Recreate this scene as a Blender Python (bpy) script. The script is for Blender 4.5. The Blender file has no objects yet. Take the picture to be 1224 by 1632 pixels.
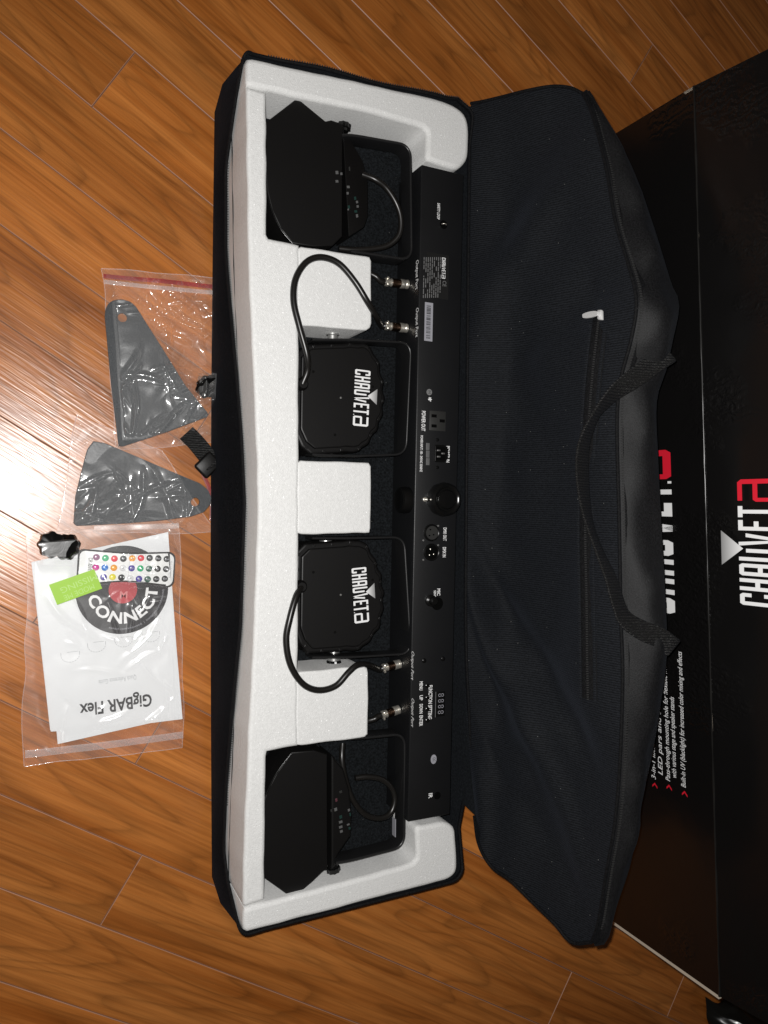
import bpy, bmesh, math, random
import numpy as np
from mathutils import Vector, Matrix, noise as mnoise

random.seed(7)
rng = np.random.default_rng(11)
scene = bpy.context.scene
COL = scene.collection

# ------------------------------------------------------------------ camera
F = 1230.0                                  # focal length in photo pixels (photo 1224 x 1632)
CAM_H = 1.13                                # metres above the floor
T, RL = math.radians(25.7067), math.radians(2.1184)
_R0 = np.array([math.cos(T), 0, math.sin(T)]); _U0 = np.array([0, 1.0, 0]); DV = np.array([math.sin(T), 0, -math.cos(T)])
RV = math.cos(RL) * _R0 + math.sin(RL) * _U0
UV = -math.sin(RL) * _R0 + math.cos(RL) * _U0
EYE = np.array([0, 0, CAM_H])
cam_d = bpy.data.cameras.new('camera'); cam = bpy.data.objects.new('camera', cam_d); COL.objects.link(cam)
cam.matrix_world = Matrix([[RV[i], UV[i], -DV[i], EYE[i]] for i in range(3)] + [[0, 0, 0, 1]])
cam_d.sensor_fit = 'VERTICAL'; cam_d.sensor_height = 24.0; cam_d.lens = 24.0 * F / 1632.0
cam_d.clip_start = 0.02; cam_d.clip_end = 50
scene.camera = cam

# ------------------------------------------------------------------ light: dim warm room + the phone's flash beside the lens
world = bpy.data.worlds.new('World'); scene.world = world; world.use_nodes = True
bg = world.node_tree.nodes['Background']
bg.inputs['Color'].default_value = (1.0, 0.80, 0.60, 1); bg.inputs['Strength'].default_value = 0.035
fl = bpy.data.lights.new('phone_flash', 'SPOT'); flo = bpy.data.objects.new('phone_flash', fl); COL.objects.link(flo)
fl.energy = 54; fl.color = (1.0, 0.985, 0.965); fl.spot_size = math.radians(128); fl.spot_blend = 0.8; fl.shadow_soft_size = 0.006
flash_pos = EYE + UV * 0.018 - RV * 0.012
flo.matrix_world = Matrix([[RV[i], UV[i], -DV[i], flash_pos[i]] for i in range(3)] + [[0, 0, 0, 1]])
scene.view_settings.view_transform = 'Standard'; scene.view_settings.look = 'None'
scene.view_settings.exposure = 0.0; scene.view_settings.gamma = 1.0; scene.view_settings.use_curve_mapping = False
scene.render.engine = 'CYCLES'
scene.cycles.transparent_max_bounces = 24; scene.cycles.max_bounces = 8
scene.cycles.use_denoising = True

# ------------------------------------------------------------------ measuring helpers (photo pixel + known height -> metres)
BX, BY, PSI = .2689, .0125, math.radians(1.9267)     # the gig bag's own frame on the floor
CP, SP = math.cos(PSI), math.sin(PSI)
def A(*p): return np.array(p, float)
def ray(u, v): return (u - 612) * RV + (816 - v) * UV + F * DV
def px(u, v, z):
    d = ray(u, v); return EYE + d * ((z - CAM_H) / d[2])
def plane_hit(u, v, P0, n):
    d = ray(u, v); return EYE + d * (np.dot(P0 - EYE, n) / np.dot(d, n))
def wb(P):
    x, y = P[0] - BX, P[1] - BY
    return A(CP * x + SP * y, -SP * x + CP * y, P[2])
def bw(P): return A(BX + CP * P[0] - SP * P[1], BY + SP * P[0] + CP * P[1], P[2])
def pb(u, v, z): return wb(px(u, v, z))
def pxx(u, v, xb):                                   # where the line of sight meets bag-plane x = xb (bag frame)
    o = wb(EYE); d = wb(EYE + ray(u, v)) - o
    return o + d * ((xb - o[0]) / d[0])
BAGX, BAGY = A(CP, SP, 0), A(-SP, CP, 0)

# ------------------------------------------------------------------ material helpers
def new_mat(name):
    m = bpy.data.materials.new(name); m.use_nodes = True
    return m, m.node_tree.nodes, m.node_tree.links, m.node_tree.nodes['Principled BSDF']
def N(nodes, t, **kw):
    n = nodes.new(t)
    for k, v in kw.items(): setattr(n, k, v)
    return n
def mapping(nodes, links, scale=(1, 1, 1), coord='Object', rot=(0, 0, 0)):
    tc = N(nodes, 'ShaderNodeTexCoord'); mp = N(nodes, 'ShaderNodeMapping')
    mp.inputs['Scale'].default_value = scale; mp.inputs['Rotation'].default_value = rot
    links.new(tc.outputs[coord], mp.inputs['Vector']); return mp
def simple(name, col, rough=.5, metal=0., spec=.5, bump=0., bscale=300., coat=0., var=0., sheen=0.):
    m, n, l, p = new_mat(name)
    p.inputs['Base Color'].default_value = (*col, 1); p.inputs['Roughness'].default_value = rough
    p.inputs['Metallic'].default_value = metal; p.inputs['Specular IOR Level'].default_value = spec
    p.inputs['Coat Weight'].default_value = coat; p.inputs['Coat Roughness'].default_value = .08
    p.inputs['Sheen Weight'].default_value = sheen
    if bump or var:
        mp = mapping(n, l); t = N(n, 'ShaderNodeTexNoise'); t.inputs['Scale'].default_value = bscale; t.inputs['Detail'].default_value = 4
        l.new(mp.outputs[0], t.inputs['Vector'])
        if bump:
            b = N(n, 'ShaderNodeBump'); b.inputs['Strength'].default_value = bump; b.inputs['Distance'].default_value = .0006
            l.new(t.outputs['Fac'], b.inputs['Height']); l.new(b.outputs[0], p.inputs['Normal'])
        if var:
            t2 = N(n, 'ShaderNodeTexNoise'); t2.inputs['Scale'].default_value = 18; t2.inputs['Detail'].default_value = 6
            l.new(mp.outputs[0], t2.inputs['Vector'])
            mx = N(n, 'ShaderNodeMix', data_type='RGBA'); mx.inputs['A'].default_value = (*[c * (1 - var) for c in col], 1); mx.inputs['B'].default_value = (*[min(1, c * (1 + var)) for c in col], 1)
            l.new(t2.outputs['Fac'], mx.inputs['Factor']); l.new(mx.outputs['Result'], p.inputs['Base Color'])
    return m

def wood_mat():
    m, n, l, p = new_mat('laminate_oak')
    tc = N(n, 'ShaderNodeTexCoord'); oi = N(n, 'ShaderNodeObjectInfo')
    mul = N(n, 'ShaderNodeMath', operation='MULTIPLY'); mul.inputs[1].default_value = 37.0
    l.new(oi.outputs['Random'], mul.inputs[0])
    cx = N(n, 'ShaderNodeCombineXYZ'); l.new(mul.outputs[0], cx.inputs['X']); l.new(mul.outputs[0], cx.inputs['Z'])
    ad = N(n, 'ShaderNodeVectorMath', operation='ADD'); l.new(tc.outputs['Object'], ad.inputs[0]); l.new(cx.outputs[0], ad.inputs[1])
    def noise(scale, detail, rough=.5, dist=0.):
        mp = N(n, 'ShaderNodeMapping'); mp.inputs['Scale'].default_value = scale; l.new(ad.outputs[0], mp.inputs['Vector'])
        t = N(n, 'ShaderNodeTexNoise'); t.inputs['Scale'].default_value = 1; t.inputs['Detail'].default_value = detail
        t.inputs['Roughness'].default_value = rough; t.inputs['Distortion'].default_value = dist
        l.new(mp.outputs[0], t.inputs['Vector']); return t.outputs['Fac']
    n1 = noise((1.7, 10, 1), 2, .45, .4)
    pm = N(n, 'ShaderNodeMath', operation='MULTIPLY'); pm.inputs[1].default_value = 11.0; l.new(n1, pm.inputs[0])
    fr = N(n, 'ShaderNodeMath', operation='FRACT'); l.new(pm.outputs[0], fr.inputs[0])
    rg = N(n, 'ShaderNodeValToRGB'); e = rg.color_ramp.elements
    e[0].position = 0; e[0].color = (.25, .25, .25, 1); e[1].position = 1; e[1].color = (0, 0, 0, 1)
    for pos, v in ((.10, .85), (.55, 1.0), (.80, .62), (.93, .22)):
        q = e.new(pos); q.color = (v, v, v, 1)
    l.new(fr.outputs[0], rg.inputs['Fac'])
    n2 = noise((9, 260, 1), 3, .6)          # fine pores
    r2 = N(n, 'ShaderNodeMapRange'); r2.inputs['From Min'].default_value = .33; r2.inputs['From Max'].default_value = .58; l.new(n2, r2.inputs['Value'])
    n3 = noise((1.6, 22, 1), 4, .55)        # broad bands
    r3 = N(n, 'ShaderNodeMapRange'); r3.inputs['From Min'].default_value = .22; r3.inputs['From Max'].default_value = .80; l.new(n3, r3.inputs['Value'])
    n4 = noise((3, 4, 1), 2)
    c1 = N(n, 'ShaderNodeMix', data_type='RGBA'); c1.inputs['A'].default_value = (.36, .115, .0290, 1); c1.inputs['B'].default_value = (.64, .255, .0780, 1)
    l.new(r3.outputs[0], c1.inputs['Factor'])
    c2 = N(n, 'ShaderNodeMix', data_type='RGBA', blend_type='MULTIPLY'); c2.inputs['Factor'].default_value = .30
    l.new(c1.outputs['Result'], c2.inputs['A']); l.new(rg.outputs['Color'], c2.inputs['B'])
    c3 = N(n, 'ShaderNodeMix', data_type='RGBA', blend_type='MULTIPLY'); c3.inputs['Factor'].default_value = .22
    l.new(c2.outputs['Result'], c3.inputs['A']); l.new(r2.outputs[0], c3.inputs['B'])
    n5 = noise((2.2, 75, 1), 4, .6, .2)      # long fine streaks
    r5 = N(n, 'ShaderNodeMapRange'); r5.inputs['From Min'].default_value = .36; r5.inputs['From Max'].default_value = .60; l.new(n5, r5.inputs['Value'])
    c4 = N(n, 'ShaderNodeMix', data_type='RGBA', blend_type='MULTIPLY'); c4.inputs['B'].default_value = (.55, .42, .34, 1)
    inv = N(n, 'ShaderNodeMath', operation='MULTIPLY_ADD'); inv.inputs[1].default_value = -.5; inv.inputs[2].default_value = .5; l.new(r5.outputs[0], inv.inputs[0])
    l.new(inv.outputs[0], c4.inputs['Factor']); l.new(c3.outputs['Result'], c4.inputs['A']); c3 = c4
    hv = N(n, 'ShaderNodeHueSaturation'); hv.inputs['Saturation'].default_value = 1.04
    rv = N(n, 'ShaderNodeMapRange'); rv.inputs['To Min'].default_value = .82; rv.inputs['To Max'].default_value = 1.14; l.new(oi.outputs['Random'], rv.inputs['Value'])
    vm = N(n, 'ShaderNodeMath', operation='MULTIPLY'); rv4 = N(n, 'ShaderNodeMapRange'); rv4.inputs['To Min'].default_value = .78; rv4.inputs['To Max'].default_value = 1.2
    l.new(n4, rv4.inputs['Value']); l.new(rv.outputs[0], vm.inputs[0]); l.new(rv4.outputs[0], vm.inputs[1])
    l.new(vm.outputs[0], hv.inputs['Value']); l.new(c3.outputs['Result'], hv.inputs['Color'])
    l.new(hv.outputs[0], p.inputs['Base Color'])
    p.inputs['Roughness'].default_value = .28; p.inputs['Specular IOR Level'].default_value = .60
    nb = noise((16, 330, 1), 2, .5, .3)
    nb2 = noise((40, 60, 1), 2)
    am = N(n, 'ShaderNodeMath', operation='MULTIPLY_ADD'); am.inputs[1].default_value = .35; l.new(nb2, am.inputs[0]); l.new(nb, am.inputs[2])
    b = N(n, 'ShaderNodeBump'); b.inputs['Strength'].default_value = .55; b.inputs['Distance'].default_value = .0006
    l.new(am.outputs[0], b.inputs['Height']); l.new(b.outputs[0], p.inputs['Normal'])
    return m

def foam_mat():
    m, n, l, p = new_mat('white_foam')
    mp = mapping(n, l)
    v = N(n, 'ShaderNodeTexVoronoi'); v.inputs['Scale'].default_value = 1000; l.new(mp.outputs[0], v.inputs['Vector'])
    t = N(n, 'ShaderNodeTexNoise'); t.inputs['Scale'].default_value = 330; t.inputs['Detail'].default_value = 5; l.new(mp.outputs[0], t.inputs['Vector'])
    mx = N(n, 'ShaderNodeMix', data_type='RGBA'); mx.inputs['A'].default_value = (.665, .665, .655, 1); mx.inputs['B'].default_value = (.745, .745, .735, 1)
    r = N(n, 'ShaderNodeMapRange'); r.inputs['From Min'].default_value = .3; r.inputs['From Max'].default_value = .7; l.new(t.outputs['Fac'], r.inputs['Value'])
    l.new(r.outputs[0], mx.inputs['Factor']); l.new(mx.outputs['Result'], p.inputs['Base Color'])
    b = N(n, 'ShaderNodeBump'); b.inputs['Strength'].default_value = .5; b.inputs['Distance'].default_value = .0009
    l.new(v.outputs['Distance'], b.inputs['Height']); l.new(b.outputs[0], p.inputs['Normal'])
    p.inputs['Roughness'].default_value = .55; p.inputs['Specular IOR Level'].default_value = .35
    # cell skins that glint
    sub = N(n, 'ShaderNodeVectorMath', operation='SUBTRACT'); sub.inputs[1].default_value = (.5, .5, .5); l.new(v.outputs['Color'], sub.inputs[0])
    sc = N(n, 'ShaderNodeVectorMath', operation='SCALE'); sc.inputs['Scale'].default_value = 1.1; l.new(sub.outputs[0], sc.inputs[0])
    g = N(n, 'ShaderNodeNewGeometry'); ad = N(n, 'ShaderNodeVectorMath', operation='ADD'); l.new(g.outputs['Normal'], ad.inputs[0]); l.new(sc.outputs[0], ad.inputs[1])
    nm = N(n, 'ShaderNodeVectorMath', operation='NORMALIZE'); l.new(ad.outputs[0], nm.inputs[0])
    gl = N(n, 'ShaderNodeBsdfGlossy'); gl.inputs['Roughness'].default_value = .22; l.new(nm.outputs[0], gl.inputs['Normal'])
    ms = N(n, 'ShaderNodeMixShader'); ms.inputs['Fac'].default_value = .0055
    l.new(p.outputs[0], ms.inputs[1]); l.new(gl.outputs[0], ms.inputs[2])
    l.new(ms.outputs[0], n['Material Output'].inputs['Surface'])
    return m

def fabric_mat(name, col, period=.003, axis=1, speck=.5, rough=.85, sheen=.02, bump=.5, ribs=.8, grain=420., spec=.12):
    m, n, l, p = new_mat(name)
    mp = mapping(n, l)
    t = N(n, 'ShaderNodeTexNoise'); t.inputs['Scale'].default_value = grain; t.inputs['Detail'].default_value = 4; t.inputs['Roughness'].default_value = .7; l.new(mp.outputs[0], t.inputs['Vector'])
    t2 = N(n, 'ShaderNodeTexNoise'); t2.inputs['Scale'].default_value = 9; t2.inputs['Detail'].default_value = 5; l.new(mp.outputs[0], t2.inputs['Vector'])
    h = t.outputs['Fac']
    if ribs:
        w = N(n, 'ShaderNodeTexWave', bands_direction='XYZ'[axis]); w.inputs['Scale'].default_value = .31416 / period
        w.inputs['Distortion'].default_value = 2.2; w.inputs['Detail'].default_value = 1; w.inputs['Detail Scale'].default_value = 3
        l.new(mp.outputs[0], w.inputs['Vector'])
        hm = N(n, 'ShaderNodeMath', operation='MULTIPLY_ADD'); hm.inputs[1].default_value = ribs; l.new(w.outputs['Fac'], hm.inputs[0]); l.new(t.outputs['Fac'], hm.inputs[2]); h = hm.outputs[0]
    b = N(n, 'ShaderNodeBump'); b.inputs['Strength'].default_value = bump; b.inputs['Distance'].default_value = .0010
    l.new(h, b.inputs['Height']); l.new(b.outputs[0], p.inputs['Normal'])
    mx = N(n, 'ShaderNodeMix', data_type='RGBA'); mx.inputs['A'].default_value = (*[c * .35 for c in col], 1); mx.inputs['B'].default_value = (*[c * 1.9 for c in col], 1)
    r = N(n, 'ShaderNodeMapRange'); r.inputs['From Min'].default_value = .38; r.inputs['From Max'].default_value = .66 + ribs * .75; l.new(h, r.inputs['Value'])
    l.new(r.outputs[0], mx.inputs['Factor'])
    v = N(n, 'ShaderNodeTexVoronoi'); v.inputs['Scale'].default_value = 260; l.new(mp.outputs[0], v.inputs['Vector'])
    sx = N(n, 'ShaderNodeSeparateColor'); l.new(v.outputs['Color'], sx.inputs[0])
    g1 = N(n, 'ShaderNodeMath', operation='GREATER_THAN'); g1.inputs[1].default_value = .988; l.new(sx.outputs[0], g1.inputs[0])
    g2 = N(n, 'ShaderNodeMath', operation='LESS_THAN'); g2.inputs[1].default_value = .15; l.new(v.outputs['Distance'], g2.inputs[0])
    gm = N(n, 'ShaderNodeMath', operation='MULTIPLY'); l.new(g1.outputs[0], gm.inputs[0]); l.new(g2.outputs[0], gm.inputs[1])
    gs = N(n, 'ShaderNodeMath', operation='MULTIPLY'); gs.inputs[1].default_value = speck; l.new(gm.outputs[0], gs.inputs[0])
    m2 = N(n, 'ShaderNodeMix', data_type='RGBA'); m2.inputs['B'].default_value = (.3, .3, .28, 1); l.new(mx.outputs['Result'], m2.inputs['A']); l.new(gs.outputs[0], m2.inputs['Factor'])
    l.new(m2.outputs['Result'], p.inputs['Base Color'])
    p.inputs['Roughness'].default_value = rough; p.inputs['Sheen Weight'].default_value = sheen; p.inputs['Sheen Tint'].default_value = (.55, .62, .8, 1)
    p.inputs['Specular IOR Level'].default_value = spec
    return m

def film_mat(name, tint=(.97, .97, .97), haze=.045, fres=1.0):
    m, n, l, p = new_mat(name); n.remove(p)
    mp = mapping(n, l)
    t = N(n, 'ShaderNodeTexNoise'); t.inputs['Scale'].default_value = 42; t.inputs['Detail'].default_value = 5; t.inputs['Distortion'].default_value = 1.2; l.new(mp.outputs[0], t.inputs['Vector'])
    b = N(n, 'ShaderNodeBump'); b.inputs['Strength'].default_value = .25; b.inputs['Distance'].default_value = .0012; l.new(t.outputs['Fac'], b.inputs['Height'])
    tr = N(n, 'ShaderNodeBsdfTransparent'); tr.inputs['Color'].default_value = (*tint, 1)
    df = N(n, 'ShaderNodeBsdfDiffuse'); df.inputs['Color'].default_value = (.8, .8, .8, 1)
    gl = N(n, 'ShaderNodeBsdfGlossy'); gl.inputs['Roughness'].default_value = .085; l.new(b.outputs[0], gl.inputs['Normal'])
    lw = N(n, 'ShaderNodeFresnel'); lw.inputs['IOR'].default_value = 1.5; l.new(b.outputs[0], lw.inputs['Normal'])
    ml = N(n, 'ShaderNodeMath', operation='MULTIPLY'); ml.inputs[1].default_value = 1.5 * fres; l.new(lw.outputs[0], ml.inputs[0]); ml.use_clamp = True
    ml.inputs[1].default_value = 1.6 * fres; mn = N(n, 'ShaderNodeMath', operation='MINIMUM'); mn.inputs[1].default_value = .16 * max(1, fres); l.new(ml.outputs[0], mn.inputs[0])
    cc = N(n, 'ShaderNodeCombineColor')
    for k in range(3): l.new(mn.outputs[0], cc.inputs[k])
    l.new(cc.outputs[0], gl.inputs['Color'])
    m1 = N(n, 'ShaderNodeMixShader'); m1.inputs['Fac'].default_value = haze; l.new(tr.outputs[0], m1.inputs[1]); l.new(df.outputs[0], m1.inputs[2])
    g2 = N(n, 'ShaderNodeBsdfGlossy'); g2.inputs['Roughness'].default_value = .36; g2.inputs['Color'].default_value = (.026 * fres,) * 3 + (1,); l.new(b.outputs[0], g2.inputs['Normal'])
    ga = N(n, 'ShaderNodeAddShader'); l.new(gl.outputs[0], ga.inputs[0]); l.new(g2.outputs[0], ga.inputs[1])
    m2 = N(n, 'ShaderNodeAddShader'); l.new(m1.outputs[0], m2.inputs[0]); l.new(ga.outputs[0], m2.inputs[1])
    l.new(m2.outputs[0], n['Material Output'].inputs['Surface'])
    return m

def carton_mat():
    m, n, l, p = new_mat('glossy_black_carton')
    mp = mapping(n, l)
    p.inputs['Base Color'].default_value = (.0045, .0042, .0042, 1); p.inputs['Roughness'].default_value = .22; p.inputs['Specular IOR Level'].default_value = .22
    t = N(n, 'ShaderNodeTexNoise'); t.inputs['Scale'].default_value = 5.5; t.inputs['Detail'].default_value = 3; l.new(mp.outputs[0], t.inputs['Vector'])
    mk = N(n, 'ShaderNodeMapRange'); mk.inputs['From Min'].default_value = .54; mk.inputs['From Max'].default_value = .66; l.new(t.outputs['Fac'], mk.inputs['Value'])
    w = N(n, 'ShaderNodeTexWave', bands_direction='Y'); w.inputs['Scale'].default_value = 30; w.inputs['Distortion'].default_value = 9; w.inputs['Detail'].default_value = 3; w.inputs['Detail Scale'].default_value = 2.5; l.new(mp.outputs[0], w.inputs['Vector'])
    t3 = N(n, 'ShaderNodeTexNoise'); t3.inputs['Scale'].default_value = 110; t3.inputs['Detail'].default_value = 3; l.new(mp.outputs[0], t3.inputs['Vector'])
    sm = N(n, 'ShaderNodeMath', operation='ADD'); l.new(w.outputs['Fac'], sm.inputs[0]); l.new(t3.outputs['Fac'], sm.inputs[1])
    ml = N(n, 'ShaderNodeMath', operation='MULTIPLY'); l.new(sm.outputs[0], ml.inputs[0]); l.new(mk.outputs[0], ml.inputs[1])
    ad = N(n, 'ShaderNodeMath', operation='MULTIPLY_ADD'); ad.inputs[1].default_value = 3.; l.new(t.outputs['Fac'], ad.inputs[0]); l.new(ml.outputs[0], ad.inputs[2])
    b = N(n, 'ShaderNodeBump'); b.inputs['Strength'].default_value = .3; b.inputs['Distance'].default_value = .005; l.new(ad.outputs[0], b.inputs['Height'])
    p.inputs['Roughness'].default_value = .26; p.inputs['Specular IOR Level'].default_value = .42
    l.new(b.outputs[0], p.inputs['Normal'])
    return m

def fade_mat():
    m, n, l, p = new_mat('halftone_fade_print')
    at = N(n, 'ShaderNodeAttribute', attribute_name='fade')
    mx = N(n, 'ShaderNodeMix', data_type='RGBA'); mx.inputs['A'].default_value = (.06, .06, .06, 1); mx.inputs['B'].default_value = (.8, .8, .8, 1)
    l.new(at.outputs['Fac'], mx.inputs['Factor']); l.new(mx.outputs['Result'], p.inputs['Base Color']); p.inputs['Roughness'].default_value = .4
    return m

M = {}
M['wood'] = wood_mat(); M['bevel'] = simple('plank_bevel_glint', (.38, .19, .115), .5, var=.3)  # pale bevel colour paints the glint of plank edges along the joints
M['subfloor'] = simple('dark_subfloor', (.03, .02, .015), .9, bump=.3)
M['foam'] = foam_mat()
M['nylon'] = fabric_mat('black_nylon', (.0062, .0062, .0068), ribs=0, grain=600, rough=.58, sheen=.02, speck=.1, bump=.4, spec=.22)
M['dull'] = fabric_mat('dull_black_cloth', (.0040, .0040, .0046), ribs=0, grain=500, rough=.9, sheen=.02, speck=.15, bump=.5, spec=.05)
M['lid_knit'] = fabric_mat('charcoal_knit_lining', (.0062, .0070, .0086), period=.0031, axis=1, rough=.7, sheen=.05, speck=.45, bump=.8, ribs=.5, grain=300)
M['lining'] = fabric_mat('dark_felt_lining', (.0055, .0065, .0075), ribs=0, grain=330, rough=.9, sheen=.03, speck=.3, bump=.8)
M['webbing'] = fabric_mat('black_webbing', (.0062, .0060, .0058), period=.0034, axis=1, rough=.5, sheen=.02, speck=.05, bump=1.0, ribs=1.0, grain=500, spec=.3)
M['zip_tape'] = fabric_mat('black_zip_tape', (.0050, .0050, .0055), ribs=0, grain=500, rough=.7, sheen=.02, speck=.1)
M['teeth'] = simple('dark_zip_teeth', (.05, .05, .05), .4, metal=.3)
M['black_plastic'] = simple('black_plastic', (.0035, .0032, .0032), .45, spec=.3, bump=.12, bscale=500, var=.2)
M['black_metal'] = simple('satin_black_metal', (.0066, .0068, .0076), .44, spec=.45, bump=.2, bscale=900, var=.25)
M['yoke'] = simple('satin_black_yoke', (.010, .010, .0105), .34, spec=.6, bump=.1, bscale=700)
M['black_gloss'] = simple('gloss_black_plastic', (.004, .004, .004), .22, spec=.4, var=.2)
M['rubber'] = simple('black_cable_jacket', (.008, .0072, .0065), .33, bump=.05, bscale=200)
M['dark_socket'] = simple('dark_grey_socket', (.02, .02, .019), .5, bump=.1)
M['void'] = simple('socket_slot_black', (.0015, .0015, .0015), .9, spec=.05)
M['chrome'] = simple('bright_nickel', (.80, .76, .68), .30, metal=.85, bump=.1, bscale=400)
M['zinc'] = simple('brushed_steel', (.55, .55, .54), .34, metal=.9, bump=.15, bscale=500)
M['white'] = simple('white_print', (.78, .78, .78), .45)
M['dim_white'] = simple('grey_print', (.16, .16, .16), .5)
M['red'] = simple('red_print', (.62, .012, .03), .4)
M['fade'] = fade_mat()
M['label_silver'] = simple('silver_label', (.30, .30, .33), .45, var=.1)
M['label_dark'] = simple('dark_rating_label', (.011, .011, .011), .35)
M['carton'] = carton_mat()
M['kraft'] = simple('pale_cut_cardboard', (.52, .45, .36), .8, bump=.5, bscale=700, var=.2)
M['steel_grey'] = simple('grey_powder_coated_steel', (.026, .030, .034), .42, bump=.9, bscale=1400, var=.15)
M['film'] = film_mat('clear_plastic_film'); M['film_back'] = film_mat('clear_back_film', haze=.02, fres=.5)
M['film_smoke'] = film_mat('dark_clear_film', tint=(.35, .33, .3), haze=.01, fres=2.2)
M['red_strip'] = film_mat('red_seal_strip', tint=(.85, .28, .2), haze=.05, fres=.8)
M['clear_strip'] = film_mat('clear_seal_strip', tint=(.9, .86, .84), haze=.14, fres=1.6)
M['paper'] = simple('white_paper', (.74, .75, .76), .6, bump=.1, bscale=60)
M['ink'] = simple('black_ink', (.02, .02, .022), .6)
M['ink_pale'] = simple('pale_grey_ink', (.42, .43, .44), .6)
M['remote_white'] = simple('white_remote_face', (.74, .75, .74), .4)
M['disc'] = simple('black_disc_print', (.022, .021, .024), .3, var=.4)
M['disc_red'] = simple('red_disc_centre', (.42, .035, .045), .35, var=.3)
M['green'] = simple('lime_green_sticker', (.30, .56, .02), .5, var=.12)
M['green_dim'] = simple('pale_green_print', (.42, .66, .16), .5)
BTN = dict(red=(.75, .03, .05), green=(.02, .42, .17), blue=(.04, .2, .62), navy=(.07, .05, .32), orange=(.85, .36, .04), yellow=(.75, .68, .06), purple=(.22, .06, .16), pink=(.62, .06, .32), black=(.02, .022, .022), white=(.72, .73, .74), darkgreen=(.02, .09, .06))
for k, v in BTN.items(): M['btn_' + k] = simple('button_' + k, v, .22)

# ------------------------------------------------------------------ object helpers
def thing(name, label, cat, loc, group=None):
    o = bpy.data.objects.new(name, None); COL.objects.link(o); o.location = Vector(loc); o.empty_display_size = .05
    o['label'] = label; o['category'] = cat
    if group: o['group'] = group
    return o
def link_mesh(name, me, mat, parent=None, loc=None, kind=None, label=None, cat=None, group=None, smooth=None):
    o = bpy.data.objects.new(name, me); COL.objects.link(o)
    mats = mat if isinstance(mat, (list, tuple)) else [mat]
    for k in mats: me.materials.append(M[k] if isinstance(k, str) else k)
    if parent is not None: o.parent = parent
    elif loc is not None: o.location = Vector(loc)
    if kind: o['kind'] = kind
    if label: o['label'] = label
    if cat: o['category'] = cat
    if group: o['group'] = group
    if smooth is not None:
        me.polygons.foreach_set('use_smooth', [True] * len(me.polygons))
        if smooth < 179: me.set_sharp_from_angle(angle=math.radians(smooth))
        for p in me.polygons:
            if len(p.vertices) > 8: p.use_smooth = False
    return o
def origin_of(parent):
    v = Vector((0, 0, 0))
    while parent is not None: v += parent.location; parent = parent.parent
    return v
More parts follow.
